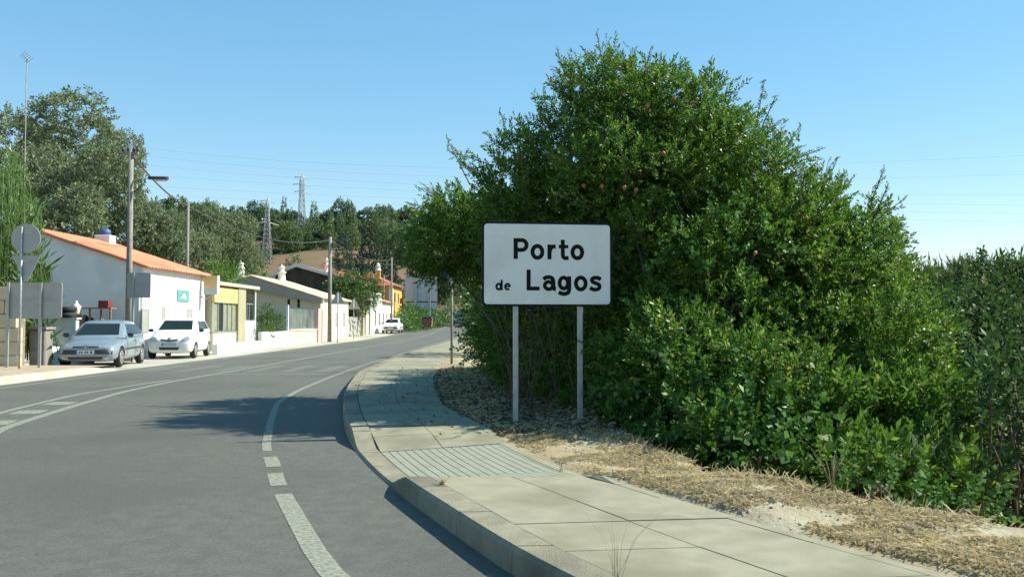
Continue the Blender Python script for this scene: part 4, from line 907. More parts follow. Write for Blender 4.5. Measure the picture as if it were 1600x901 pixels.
# --- the big pomegranate on the right
L_POM = leaf_mat('pomegranate_leaf', [(0, (.04, .095, .010)), (.4, (.075, .165, .017)), (.75, (.12, .235, .03)), (.94, (.19, .28, .05)), (1, (.27, .24, .06))], .42, .46, .4)
L_IVY = leaf_mat('ivy_leaf', [(0, (.035, .095, .014)), (.6, (.06, .15, .025)), (.9, (.095, .21, .04)), (1, (.14, .25, .06))], .5, .36, .28)
rs = np.random.default_rng(3)
def LB(px, py, Yk, rx, ry, rz): return (np.array(P(px, py, Yk)), np.array((rx, ry, rz)))
pom_l = [LB(945, 195, 13.2, .95, .95, .95), LB(1010, 190, 12.6, .9, .9, .9), LB(1075, 215, 12.6, .95, .95, .85), LB(890, 260, 13.2, 1.1, 1, .95),
         LB(812, 315, 14, 1.0, 1, .85), LB(742, 352, 15, .9, 1, .75), LB(699, 375, 15.5, .62, .8, .5), LB(692, 392, 16, .5, .7, .32), LB(778, 375, 14.6, 1.0, 1, .80),
         LB(870, 370, 13.3, 1.3, 1.1, 1.1), LB(1000, 310, 12.4, 1.3, 1.2, 1.2), LB(1130, 295, 12.3, 1.0, 1.1, .95), LB(1205, 365, 12.2, 1.0, 1.1, .95), LB(1280, 425, 11.8, .85, 1, .9),
         LB(1355, 395, 11.6, .45, .5, .42), LB(1345, 490, 11.3, .8, 1, .85), LB(1200, 440, 11.4, 1.25, 1.2, 1.2), LB(1065, 440, 11.6, 1.15, 1.1, 1.2), LB(975, 480, 12.1, .65, .7, .85),
         LB(1120, 560, 10.8, .9, .9, .9), LB(1240, 570, 10.6, .95, 1, .9), LB(1360, 570, 10.6, .9, 1, .95), LB(1415, 565, 11, .55, .8, .75), LB(1080, 310, 13.4, 1.2, 1.1, 1.1), LB(1255, 470, 13, 1.2, .9, 1.2), LB(1150, 420, 13.2, 1.3, 1.0, 1.4), LB(855, 425, 15.5, 1.2, 1, 1.0), LB(950, 400, 14.5, 1.3, 1.2, 1.3),
         LB(1000, 560, 11.0, .6, .7, .7)]
pom_l = [(c, np.maximum(r_ - np.array((.22, .15, .26)), .3)) for c, r_ in pom_l]
pom = empty('pomegranate_tree', (2.3, 12.8, -.6)); tag(pom, 'big dense pomegranate tree with small orange fruit behind the place name sign', 'tree'); pom.location = (0, 0, 0)
shoots = [((885, 125, 13.2), (870, 76)), ((905, 130, 13.2), (885, 92)), ((945, 120, 13.2), (933, 50)), ((955, 110, 13.2), (952, 70)), ((1005, 120, 12.6), (1018, 72)), ((1000, 120, 12.7), (985, 90)), ((1045, 130, 12.6), (1048, 98)), ((1080, 130, 12.6), (1070, 92)), ((1105, 135, 12.6), (1112, 92)), ((1120, 140, 12.5), (1130, 112)),
          ((1180, 200, 12.3), (1195, 125)), ((1190, 200, 12.3), (1212, 150)), ((1225, 240, 12.2), (1250, 195)), ((1240, 250, 12.2), (1285, 232)), ((1290, 290, 11.8), (1310, 245)), ((1310, 300, 11.8), (1322, 270)), ((1360, 320, 11.6), (1382, 262)), ((1370, 330, 11.6), (1388, 288)), ((1380, 335, 11.6), (1416, 308)), ((1375, 355, 11.6), (1412, 350)),
          ((720, 260, 15), (697, 214)), ((745, 250, 15), (700, 235)), ((800, 225, 14), (780, 172)), ((790, 230, 14), (755, 207)), ((830, 215, 14), (822, 180)), ((860, 190, 13.5), (850, 165)), ((680, 310, 15.5), (650, 290)), ((670, 340, 15.5), (636, 315)), ((660, 370, 15.6), (634, 350)), ((665, 400, 16), (632, 400)), ((670, 430, 16), (634, 428)), ((690, 420, 16), (652, 448)), ((720, 430, 15.6), (700, 455)), ((890, 170, 13.2), (868, 120)), ((900, 155, 13.2), (866, 140))]
eo, ed, es = [], [], []; stem = MB()
pt = [twig(22, .37, .086, .036, rs) for _ in range(8)]
for (a, b_) in shoots:
    A = P(*a); B = P(b_[0], b_[1], a[2] + rs.uniform(-.3, .3)); n = max(4, int((B - A).length / .07)); ax = (B - A)
    for k in range(n):
        t = k / (n - 1); p = A.lerp(B, t) + Vector(rs.normal(size=3)) * .05 * (1.1 - t); d = Vector(ax).normalized() + Vector(rs.normal(size=3)) * .55
        eo.append(p - d.normalized()*.10); ed.append(d); es.append(.75 - .42*t)
    stem.tube([A - ax*.6, A, A.lerp(B, .5), B], .012, 5, .004)
O_, D_ = lobes_surface(pom_l, 1.9, rs, rmin=.95, inner=1.05)
for p0, d0 in zip(O_, D_):
    d = Vector(d0) + Vector((0, 0, .55)) + Vector(rs.normal(size=3)) * .35; d.normalize(); L2 = rs.uniform(.35, .85); A = Vector(p0); B = A + d * L2 + Vector((0, 0, -.12 * L2)); n = int(L2 / .075)
    for k in range(n):
        t = k / (n - 1); eo.append(A.lerp(B, t)); ed.append(d + Vector(rs.normal(size=3)) * .5); es.append(.62 - .34*t)
    stem.tube([A - d*.2, A.lerp(B, .5), B], .008, 4, .003)
tag(stem.obj('shoot_stems', M_BARK, pom), kind='stuff')
sub_l = []
for c, r_ in pom_l:
    for k in range(int(6 + 8 * np.prod(r_)**(2/3))):
        d = rs.normal(size=3); d[1] -= .35; d[2] += .2; d /= np.linalg.norm(d); rr_ = rs.uniform(.20, .44)
        sub_l.append((c + d * (r_ - .05) * rs.uniform(.72, 1.02), np.array((rr_, rr_, rr_ * rs.uniform(.7, 1.0)))))
O1, D1 = lobes_surface([(c, r_ * .80) for c, r_ in pom_l], 24, rs, lump=.25, inner=.85)
k = ~((O1[:, 0] > -.5) & (O1[:, 0] < 1.5) & (O1[:, 1] < 11.08) & (O1[:, 2] > 1.05)); O1, D1 = O1[k], D1[k]
eo = np.concatenate([np.array(eo), O1]); ed = np.concatenate([np.array(ed), D1 + rs.normal(size=D1.shape) * .7]); es = np.concatenate([np.array(es), rs.uniform(.7, 1.2, len(O1))])
cr_o = foliage('crown', sub_l, 80, pt, L_POM, pom, rs, up=.30, rand=.6, scale=(.40, .85), lump=.25, inner=.7, extra=(eo, ed, es))
tg = [tuple(l[0] + rs.normal(size=3)*.25) for l in pom_l for _ in range(2)]
branches('limb', (2.0, 13.0, -.9), tg[:26], .05, pom, rs); branches('limb', (2.6, 12.2, -1.0), tg[26:], .045, pom, rs)
tk = MB(); tk.tube([(2.0, 13.0, -1.2), (2.05, 12.95, 0), (1.9, 13.1, 1.4), (1.7, 13.1, 2.6)], .16, 10, .07); tk.obj('trunk', M_BARK, pom)
# thin stems of the dark thicket below the crown, behind the sign posts
th = MB()
for k in range(130):
    p = P(rs.uniform(795, 960), 600, rs.uniform(11.8, 15.5)); z0 = -.25; h_ = rs.uniform(1.2, 2.2); lx, ly = rs.normal(size=2)*.35
    th.tube([(p.x, p.y, z0), (p.x + lx*.4, p.y + ly*.4, z0 + h_*.5), (p.x + lx, p.y + ly, z0 + h_)], .010, 4, .004)
tag(th.obj('thicket_stems', M_BARK, pom), kind='stuff')
# fruit
fm = MB(); fm.lathe([(.004, -.036), (.022, -.03), (.036, 0), (.024, .028), (.008, .036), (.013, .05)], 10); fme = fm.mesh('pomegranate'); fme.materials.append(mat('pomegranate_skin', (.34, .11, .045), .55, (.40, .22, .08), 14))
fruit_px = [(887, 127), (968, 107), (975, 148), (1008, 104), (1012, 165), (912, 290), (809, 246), (817, 248), (789, 262), (780, 284), (720, 262), (905, 262), (941, 291), (976, 293), (994, 297), (930, 170), (1110, 98), (1053, 154), (1089, 155), (1082, 160), (1178, 215), (1228, 205), (1234, 208), (1248, 218), (1078, 288), (1115, 287), (1163, 271), (1115, 351), (1290, 275), (1293, 286), (1080, 258), (1144, 205), (1180, 395), (1405, 427), (1372, 565), (1192, 688), (1000, 215), (1036, 240), (1206, 300), (1260, 340)]
crown_bvh = None
for (px, py) in fruit_px:
    best = None; d0 = None                                             # front of the nearest lobe along the sight line
    e = P(px, py, 1.0) - Vector((0, 0, CAMZ)); oc = Vector((0, 0, CAMZ))
    for c, r_ in pom_l:
        o_ = (np.array(oc) - c) / r_; dd = np.array(e) / r_; A_, B_, C_ = dd@dd, 2*o_@dd, o_@o_ - 1.0; D_ = B_*B_ - 4*A_*C_
        if D_ > 0: t = (-B_ - math.sqrt(D_)) / (2*A_); best = t if best is None else min(best, t)
    if best is None: best = 12.6
    o = link('pomegranate', fme, None, pom); o.location = oc + e * (best - rs.uniform(.0, .14)); o.scale = [rs.uniform(.55, .95)]*3; o.rotation_euler = (math.pi + rs.normal()*.4, rs.normal()*.4, 0)
# --- ivy and low growth at the foot
_hl = [(np.array(c), np.array(r_)) for c, r_ in (((1.5, 16.2, 1.6), (1.0, .9, 1.2)), ((2.2, 17.2, 2.9), (1.1, 1, 1.0)), ((1.9, 18.6, 1.8), (1.2, 1, 1.3)), ((2.3, 19.4, 2.9), (1.1, 1, 1.0)), ((2.0, 21.0, 1.7), (1.1, 1, 1.2)), ((2.3, 23.0, 1.6), (1.1, 1, 1.2)))]
def shrub(name, label, lobes, dens, protos, m, rs, base, nb=14, r0=.03, group=None, **kw):
    t = empty(name, (0, 0, 0)); tag(t, label, 'shrub', group); foliage('foliage', lobes, dens, protos, m, t, rs, **kw)
    tg = [tuple(lobes[k % len(lobes)][0] + rs.normal(size=3)*.5*lobes[k % len(lobes)][1]) for k in range(nb)]
    branches('stems', base, tg, r0, t, rs); return t
shrub('hedge_tree', 'dark dense hedge tree behind the sign posts, seen under the pomegranate crown', _hl, 36, [t_*1.25 for t_ in pt], L_POM, rs, (2.0, 19, -.6), nb=30, r0=.05, up=.3)
iv = [twig(n_, .35, l_, l_*.85, rs, 70) for n_, l_ in ((16, .06), (14, .075), (12, .09), (16, .065), (14, .08), (18, .05))]
shrub('ivy', 'glossy dark ivy spilling from the foot of the pomegranate tree onto the verge', [LB(1085, 640, 9.6, .5, .5, .6), LB(1040, 600, 10.0, .42, .45, .55), LB(1160, 670, 9.2, .5, .5, .5), LB(1150, 700, 8.7, .4, .4, .32), LB(1250, 680, 9.2, .6, .6, .5), LB(1240, 715, 8.5, .45, .4, .3), LB(985, 590, 10.7, .32, .4, .5), LB(1000, 640, 10.4, .4, .4, .35), LB(1090, 460, 10.8, .5, .4, .6), LB(960, 235, 12.3, .4, .35, .35), LB(1150, 380, 10.9, .4, .4, .5)], 36, iv, L_IVY, rs, (1.9, 10.2, -.6), up=.0, rand=.7)
shrub('sucker_growth', 'fine-leaved suckers rising through the ivy right of the right sign post', [LB(1010, 560, 10.6, .4, .4, .55), LB(1060, 560, 10.0, .4, .4, .5), LB(1110, 600, 9.7, .45, .4, .5), LB(1180, 620, 9.4, .45, .4, .5), LB(1250, 640, 9.3, .5, .4, .5), LB(1010, 620, 10.3, .3, .3, .35), LB(1130, 690, 8.8, .3, .3, .3)], 60, [t_*.8 for t_ in pt], L_POM, rs, (2.3, 10.2, -.6), up=.4)
shrub('low_bush', 'dark leafy bush right of the ivy at the verge edge', [LB(1340, 690, 9.4, .6, .6, .55), LB(1420, 690, 9.4, .55, .6, .6), LB(1330, 745, 8.2, .4, .4, .22), LB(1440, 760, 8.0, .4, .4, .25)], 90, pt, L_POM, rs, (3.7, 9.6, -1.1), up=.2)
L_BRAM = leaf_mat('bramble_leaf', [(0, (.025, .065, .014)), (.6, (.05, .105, .024)), (.92, (.085, .14, .04)), (1, (.15, .18, .08))], .6, .35, .25)
tw2 = [twig(16, .45, .085, .05, rs, 65) for _ in range(6)]
for k, (lab, lo, bs) in enumerate((('grey green bramble with pale leaf backs at the right edge', [LB(1530, 560, 13, .8, .8, .7), LB(1590, 600, 12.5, .8, .8, .8), LB(1500, 620, 12, .6, .7, .6)], (6.8, 12.8, -1.1)),
        ('sparse bush with bare dark twigs at the lower right corner', [LB(1520, 700, 9.2, .5, .6, .5), LB(1590, 720, 8.4, .5, .6, .6), LB(1640, 660, 8.6, .5, .6, .8)], (5.0, 8.9, -1.1)),
        ('tall dark bush in front of the reed bank at right', [LB(1560, 505, 17, 1.1, 1, .9), LB(1640, 512, 16.5, 1.1, 1, 1), LB(1480, 540, 16.5, .8, .9, .9), LB(1520, 565, 15.5, 1, 1, .9)], (9.2, 16.5, -1.1)),)):
    shrub('bramble', lab, lo, (50, 26, 45)[k], tw2, L_BRAM, rs, bs, nb=(14, 40, 14)[k], r0=(.02, .02, .04)[k], up=.3)
# reed bank at the right
L_REED = leaf_mat('reed_leaf', [(0, (.045, .075, .02)), (.6, (.075, .115, .035)), (.9, (.12, .14, .05)), (1, (.18, .17, .08))], .55, .3)
rd = [twig(12, .8, .42, .035, rs, 40, .3) for _ in range(6)]
for k, (px, py, Yk, rx, lab) in enumerate(((1450, 512, 27, 1.7, 'pale reed clump just right of the pomegranate crown'), (1530, 508, 27, 1.8, 'pale reed clump in the middle of the right-hand reed bank'), (1610, 502, 26, 1.8, 'pale reed clump at the right picture edge'))):
    shrub('reed_clump', lab, [LB(px, py, Yk, rx, 1.5, 1.0), LB(px + 20, py + 40, Yk - 1, rx, 1.5, 1.0), LB(px - 15, py - 5, Yk + .8, rx*.6, 1, 1.0)], 45, rd, L_REED, rs, tuple(Vector((P(px, py, Yk).x, Yk, -1.0))), nb=30, r0=.015, up=.5, rand=.5, group='reed bank')
# left low shrub by the thin post and others along the right side
L_SHR = leaf_mat('shrub_leaf', [(0, (.035, .08, .015)), (.5, (.06, .13, .025)), (.9, (.11, .2, .04)), (1, (.2, .25, .07))], .45, .3)
tw3 = [twig(16, .4, .09, .05, rs, 60) for _ in range(6)]
shrub('roadside_shrub', 'light green shrub just right of the slim dark post', [LB(768, 505, 20.5, .45, .6, .6), LB(785, 530, 20, .5, .6, .55), LB(757, 540, 22, .34, .5, .45), LB(800, 500, 19, .6, .6, .7), LB(768, 470, 22, .4, .6, .5)], 34, tw3, L_SHR, rs, (-.5, 20.5, 0), up=.4)
shrub('roadside_shrub', 'shrub growing behind the slim dark post farther along the pavement', [LB(764, 490, 31, .8, 1, 1.0), LB(780, 480, 33, 1.2, 1, 1.3), LB(766, 455, 34, .8, 1, .8)], 22, tw3, L_SHR, rs, (-.6, 32, 0), up=.4)
shrub('roadside_shrub', 'dark shade bush under the crown between the sign posts', [LB(850, 540, 17.5, 1.0, .7, 1.0), LB(845, 560, 14.6, .6, .4, .7), LB(895, 560, 13.2, .5, .35, .75), LB(930, 580, 12.4, .35, .3, .6), LB(935, 545, 14.8, .6, .6, .9), LB(900, 520, 16.5, 1.0, .7, 1.0), LB(820, 520, 18.5, .7, .7, .9), LB(870, 480, 17, 1.2, .8, .8)], 75, pt, L_POM, rs, (.9, 15, -.1), up=.2)
L_GRN = leaf_mat('verge_green', [(0, (.035, .10, .015)), (.6, (.06, .15, .025)), (1, (.14, .24, .05))], .5, .3)
for k, (px, py, Yk, rx, rz, lab) in enumerate(((642, 500, 97, 1.3, 1.1, 'green bushes beside the far white car'), (656, 492, 102, 1.2, .9, 'green bush at the foot of the billboard posts'), (686, 504, 104, .9, .6, 'low green bush right of the dumpster'), (632, 508, 90, .7, .8, 'small green bush touching the far white house corner'))):
    shrub('far_bush', lab, [LB(px, py, Yk, rx, 1.5, rz), LB(px + 6, py + 8, Yk - 2, rx*.7, 1.2, rz*.7)], 9, [t_*2.2 for t_ in tw3], L_GRN, rs, tuple(Vector((P(px, py, Yk).x, Yk, .2))), nb=6, up=.4, group='bushes beside the far road')
# shrubs of the garden front and the vine on the barn
shrub('garden_shrub', 'green shrub growing over the white garden wall before the cream house', [LB(422, 503, 49, .32, .7, .40), LB(431, 506, 49.5, .3, .7, .36), LB(416, 512, 48, .2, .5, .28), LB(414, 490, 49, .2, .5, .4), LB(421, 523, 46.7, .14, .3, .22)], 60, [t_*.75 for t_ in tw3], L_SHR, rs, (-13.3, 47.5, 0), up=.3)
shrub('vine', 'dark green vine covering the road side of the dark barn', [LB(530, 450, 74, .9, 1, .9), LB(546, 455, 74, 1.0, 1, .9), LB(565, 452, 76, 1.1, 1.2, 1.1), LB(556, 466, 75, 1.0, 1.0, .9), LB(575, 462, 77, .8, 1, 1.2)], 12, [t_*1.8 for t_ in tw3], L_SHR, rs, (-13.2, 75, 0), up=.2)
shrub('roof_shrub', 'small dark shrub behind the cream shop roof', [LB(340, 435, 47, .6, .8, .5), LB(355, 432, 48, .6, .8, .5)], 16, [t_*1.4 for t_ in tw3], L_POM, rs, (-15.5, 47.5, 1.5), up=.3)
# giant cane at far left
L_CANE = leaf_mat('cane_leaf', [(0, (.05, .11, .02)), (.6, (.09, .17, .03)), (.9, (.16, .24, .06)), (1, (.25, .26, .10))], .45, .3)
cn = empty('giant_cane', (0, 0, 0)); tag(cn, 'bright green giant cane clump above the block wall at the left edge', 'cane')
O, D, Sx = [], [], []; st = MB()
for k in range(170):
    px, pt_, Yk = rs.uniform(-50, 68), 0, rs.uniform(25.5, 30); top = P(px, np.interp(px, [-50, 30, 70], [225, 240, 330]) + abs(rs.normal())*35, Yk); ln = rs.normal(size=2)*.25
    b0 = Vector((top.x + ln[0]*2, top.y + ln[1], .2)); mid = b0.lerp(top, .6); st.tube([b0, mid, top], .016, 4, .005); n = 16
    for j in range(n):
        t = .12 + .88*j/(n-1); O.append(b0.lerp(top, t)); a = j*2.6 + rs.uniform(0, 6); D.append(Vector((math.cos(a), math.sin(a), .55 + 1.1*t**3))); Sx.append(rs.uniform(.7, 1.2)*(1.1 - .4*t))
st.obj('stems', L_CANE, cn)
cl = [np.concatenate([leaf_quads(1, .6, .075, rs) + np.array([0, 0, .02*j]) for j in range(1)]) for _ in range(5)]
for c_ in cl: c_[:, 2, 1] -= .12
V, F_ = scatter(cl, np.array(O), np.array(D), np.array(Sx), rs); link('leaves', np_mesh('leaves', V, F_), L_CANE, cn)
# drooping pale blades at the verge
sp = empty('drooping_grass', (0, 0, 0)); tag(sp, 'tuft of long pale drooping blades in front of the dark bush at right', 'grass tuft'); p = P(1435, 760, 8.0)
bl = MB()
for k in range(9):
    a = rs.uniform(-.9, .9); L_ = rs.uniform(.25, .42); pts = [p + Vector((math.sin(a)*L_*t, -.2*t, .42*math.sin(t*2.2)*L_/.35)) for t in np.linspace(0, 1, 6)]
    for q in range(5):
        w = .014*(1 - (q/5)**2) + .002; w2 = .014*(1 - ((q+1)/5)**2) + .002
        A_, B_ = pts[q], pts[q+1]; bl.bm.faces.new([bl.bm.verts.new(z_) for z_ in (A_ - Vector((w, 0, 0)), A_ + Vector((w, 0, 0)), B_ + Vector((w2, 0, 0)), B_ - Vector((w2, 0, 0)))])
bl.obj('blades', leaf_mat('pale_blade', [(0, (.16, .26, .12)), (1, (.28, .36, .2))], .4, .3), sp)

# --- hillside trees
def tree_mesh(kind, seed):
    q = np.random.default_rng(seed)
    if kind == 'olive': lo = [((0, 0, 0), (1, 1, .8))] + [((q.uniform(-.75, .75), q.uniform(-.75, .75), q.uniform(-.45, .6)), (q.uniform(.35, .6),)*3) for _ in range(12)]
    elif kind == 'pine': lo = [((q.uniform(-.6, .6), q.uniform(-.6, .6), q.uniform(-.35, .5)), (q.uniform(.4, .6), q.uniform(.4, .6), q.uniform(.25, .4))) for _ in range(9)]
    elif kind == 'conifer': lo = [((q.uniform(-.12, .12)*(1-k/9), q.uniform(-.12, .12), -.9 + 1.8*k/9), (.62*(1-k/10.5)+.06, .62*(1-k/10.5)+.06, .26)) for k in range(10)]
    elif kind == 'cypress': lo = [((q.uniform(-.06, .06), q.uniform(-.06, .06), -.9 + 1.8*k/8), (.40*math.sin(math.pi*(.18+.74*k/8))+.06,)*2 + (.3,)) for k in range(9)]
    lo = [(np.array(c), np.array(r_)) for c, r_ in lo]; sz = {'olive': .085, 'pine': .10, 'conifer': .085, 'cypress': .07}[kind]
    pr = [twig(9, sz*1.6, sz, sz*.5, q, 70) for _ in range(5)]; O, D = lobes_surface(lo, 58, q, lump=.15, inner=.75)
    V, F_ = scatter(pr, O, D + np.array([0, 0, .35]) + q.normal(size=D.shape)*.5, q.uniform(.7, 1.3, len(O)), q); return np_mesh(kind + '_crown', V, F_)
L_OLI = leaf_mat('olive_leaf', [(0, (.10, .14, .06)), (.5, (.16, .21, .10)), (.85, (.22, .28, .15)), (1, (.30, .35, .22))], .6, .42)
L_PIN = leaf_mat('pine_leaf', [(0, (.045, .085, .03)), (.6, (.075, .125, .045)), (1, (.12, .18, .075))], .6, .3)
L_CON = leaf_mat('young_conifer_leaf', [(0, (.07, .13, .04)), (.6, (.12, .19, .06)), (1, (.17, .24, .10))], .6, .3)
L_CYP = leaf_mat('cypress_leaf', [(0, (.015, .035, .018)), (.7, (.03, .055, .028)), (1, (.05, .08, .04))], .6, .1)
LM = {'olive': L_OLI, 'pine': L_PIN, 'conifer': L_CON, 'cypress': L_CYP}
protos = {}
for kind in LM:
    protos[kind] = []
    for k in range(3 if kind != 'cypress' else 1):
        me = tree_mesh(kind, 50 + k + 10*len(protos)); me.materials.append(LM[kind]); protos[kind].append(me)
trunk_me = MB().tube([(0, 0, 0), (.02, .01, .4), (-.01, .02, 1)], .05, 8, .02).mesh('trunk'); trunk_me.materials.append(M_BARK)
dark_me = {}
def place_tree(name, kind, px, py, Yk, rx, rz, label, group, var=None, mat_over=None):
    c = P(px, py, Yk); zb = float(ground_z(c.x, c.y)) - .2; t = empty(name, (c.x, c.y, zb)); tag(t, label, 'tree', group)
    me = protos[kind][(var if var is not None else random.randrange(99)) % len(protos[kind])]
    if mat_over:
        key = (me.name, mat_over.name)
        if key not in dark_me: m2 = me.copy(); m2.materials.clear(); m2.materials.append(mat_over); dark_me[key] = m2
        me = dark_me[key]
    cw = link('crown', me, None, t); cw.location = (0, 0, c.z - zb); cw.scale = (rx, rx, rz); cw.rotation_euler = (0, 0, random.uniform(0, 6))
    h_ = max(.5, c.z - zb); tr = link('trunk', trunk_me, None, t); tr.scale = (max(1, rx), max(1, rx), h_); return t
G1 = 'grey green trees on the near hillside'
for px, py, Yk, rx, rz, lab in ((20, 245, 60, 2.9, 2.9, 'large grey green tree behind the cane at the left edge'), (118, 232, 56, 2.75, 2.5, 'tallest silvery olive-like tree above the orange roof'), (70, 305, 50, 2.3, 2.4, 'silvery tree just above the left end of the orange roof'), (158, 310, 50, 1.9, 2.3, 'silvery tree behind the chimney of the orange-roofed house'), (215, 355, 52, 1.75, 2.1, 'grey green tree directly behind the lamp pole'), (258, 372, 54, 1.6, 1.7, 'grey green tree left of the thin pole behind the orange roof'), (342, 370, 72, 2.0, 2.2, 'rounded silvery tree above the ochre box sign'), (382, 400, 80, 1.5, 1.8, 'silvery tree left of the shorter pylon'), (300, 400, 66, 1.8, 1.9, 'grey green tree at the end of the orange roof'), (165, 262, 66, 2.0, 2.1, 'silvery tree at the right shoulder of the tallest tree')):
    place_tree('hillside_tree', 'olive', px, py, Yk, rx, rz, lab, G1)
place_tree('hillside_tree', 'pine', 268, 345, 75, 2.0, 2.2, 'dark pine between the lamp pole and the thin pole', G1); place_tree('hillside_tree', 'pine', 312, 350, 85, 2.2, 2.2, 'dark pine just right of the thin pole top', G1)
place_tree('hillside_tree', 'pine', 100, 350, 46, 2.2, 2.2, 'dark bushy tree behind the ridge of the orange roof', G1, mat_over=L_OLI)
place_tree('cypress', 'cypress', 538, 402, 118, 2.3, 2.9, 'dark column cypress right of the concrete lamp pole', None, 0)
place_tree('dark_conifer', 'conifer', 577, 402, 125, 3.4, 3.6, 'wide dark conifer above the red hipped roof', None, 0, L_CYP)
place_tree('dark_conifer', 'conifer', 606, 415, 128, 2.4, 2.6, 'smaller dark conifer behind the yellow chimney', None, 1, L_CYP)
G2 = 'trees on the far ridge'
for px, py, Yk, rx, rz, kind, lab in ((412, 341, 250, 4.2, 4.2, 'pine', 'dark round ridge tree behind the top of the shorter pylon'), (444, 345, 255, 2.6, 4.5, 'conifer', 'spiky ridge tree between the two pylons'), (460, 350, 250, 3.6, 3.4, 'pine', 'dark low ridge tree touching the left side of the taller pylon'), (491, 348, 252, 3.0, 4.0, 'conifer', 'small pointed ridge tree just right of the taller pylon'), (524, 345, 245, 4.6, 5.0, 'pine', 'biggest dark pine on the ridge, right of the taller pylon'), (547, 346, 250, 3.0, 4.2, 'conifer', 'ridge conifer touching the right side of the biggest pine'), (570, 342, 245, 3.8, 3.0, 'pine', 'umbrella shaped pine on the ridge above the cypress'), (590, 350, 248, 2.5, 3.6, 'conifer', 'slim ridge conifer right of the umbrella pine'), (602, 346, 245, 2.8, 3.8, 'pine', 'dark ridge pine above the wide dark conifer'), (622, 352, 250, 3.6, 3.4, 'pine', 'low ridge pine above the far yellow chimney'), (645, 348, 250, 4.5, 4.0, 'pine', 'ridge tree showing at the left edge of the pomegranate crown'), (375, 345, 250, 4.0, 3.8, 'pine', 'ridge tree behind the rounded silvery tree'), (340, 348, 250, 4.0, 3.8, 'pine', 'ridge tree above the thin pole top at left'),
        (515, 372, 215, 2.6, 4.2, 'conifer', 'light green conifer on the slope below the biggest ridge pine'), (552, 372, 212, 3.0, 4.4, 'conifer', 'light green conifer on the slope above the cypress'), (600, 372, 205, 3.2, 4.8, 'conifer', 'light green conifer on the slope above the dark conifers'), (480, 376, 215, 2.6, 3.2, 'conifer', 'light green conifer at the foot of the taller pylon'), (450, 378, 212, 3.0, 3.0, 'olive', 'green round tree on the slope between the pylons'), (628, 385, 190, 3.4, 3.6, 'olive', 'green round tree on the slope left of the billboard'), (585, 365, 225, 3.4, 4.2, 'conifer', 'light green conifer on the slope below the slim ridge conifer'), (532, 366, 225, 2.8, 3.6, 'conifer', 'light green conifer on the slope below the ridge conifer'), (650, 400, 170, 3.6, 4.0, 'pine', 'dark tree above the billboard'), (700, 440, 140, 4.0, 4.0, 'pine', 'dark tree right of the billboard')):
    place_tree('ridge_tree', kind, px, py - 2, Yk, rx*1.08, rz*1.2, lab, G2, mat_over=L_CON if kind == 'olive' else None)
# woodland and scrub that reads as one mass
q = np.random.default_rng(11)
def mass(name, label, cat, pts, rads, m, dens, sz, seed):
    q = np.random.default_rng(seed); lo = [(np.array(p), np.array(r_)) for p, r_ in zip(pts, rads)]; pr = [twig(8, sz*1.6, sz, sz*.55, q, 70) for _ in range(5)]
    O, D = lobes_surface(lo, dens, q, lump=.15, inner=.8); V, F_ = scatter(pr, O, D + np.array([0, 0, .4]) + q.normal(size=D.shape)*.5, q.uniform(.7, 1.3, len(O)), q)
    o = link(name, np_mesh(name, V, F_), m); tag(o, label, cat, kind='stuff'); return o
pts, rads = [], []
for k in range(150):
    px = q.uniform(310, 720); Yk = q.uniform(222, 290); c = P(px, 400, Yk); z = float(ground_z(c.x, Yk)); r_ = q.uniform(2.0, 3.6); pts.append((c.x, Yk, z + r_*.6)); rads.append((r_, r_, r_*q.uniform(.8, 1.2)))
mass('ridge_wood', 'green wood covering the top of the far hill', 'wood', pts, rads, L_PIN, 2.2, .6, 21)
pts, rads = [], []
for k in range(170):
    px = q.uniform(360, 720); Yk = q.uniform(115, 222); c = P(px, 400, Yk); z = float(ground_z(c.x, Yk)); r_ = q.uniform(.7, 2.0)
    if 420 < px < 640 and 140 < Yk < 220 and q.uniform() < .92: continue
    pts.append((c.x, Yk, z + r_*.4)); rads.append((r_, r_, r_*.8))
mass('slope_scrub', 'scattered green scrub on the brown far slope', 'scrub', pts, rads, L_CON, 3.5, .4, 22)
pts, rads = [], []
for k in range(150):
    px = q.uniform(-60, 430); Yk = q.uniform(42, 110); c = P(px, 400, Yk)
    if c.x > -19.5: continue
    z = float(ground_z(c.x, Yk)); r_ = q.uniform(.8, 1.7); pts.append((c.x, Yk, z + r_*.5)); rads.append((r_, r_, r_*.9))
mass('hillside_scrub', 'dense olive green scrub covering the near hillside behind the houses', 'scrub', pts, rads, L_OLI, 6, .26, 23)

# ------------------------------------------------------------------ dry grass, weeds
q = np.random.default_rng(5)
def straw(n, yr, tr, name, label, m, L_=(.02, .075), flat=.07, seed=0):
    q = np.random.default_rng(seed); y_ = q.uniform(*yr, n)**1.0; t = q.uniform(*tr, n); x = EDGE(y_) + (VERGE(y_) - EDGE(y_)) * t; keep = vnoise(x*1.0 + 5, y_, .45) + vnoise(x, y_, .15)*.5 + q.normal(size=n)*.4 > -.3
    x, y_, = x[keep], y_[keep]; z = verge_z(x, y_) ; n = len(x); a = q.uniform(0, 6.28, n); el = np.abs(q.normal(size=n))*flat; L2 = q.uniform(*L_, n)
    d = np.stack([np.cos(a)*np.cos(el), np.sin(a)*np.cos(el), np.sin(el)], 1)*L2[:, None]; s = np.stack([-np.sin(a), np.cos(a), 0*a], 1)*.0007*q.uniform(.7, 1.6, n)[:, None]
    o = np.stack([x, y_, z + .006], 1); V = np.stack([o - s, o + s, o + d*.6 + s + np.array([0, 0, .012]), o + d - s*.4], 1).reshape(-1, 3)
    ob = link(name, np_mesh(name, V, np.arange(len(V)).reshape(-1, 4)), m); tag(ob, label, 'grass', kind='stuff'); return ob
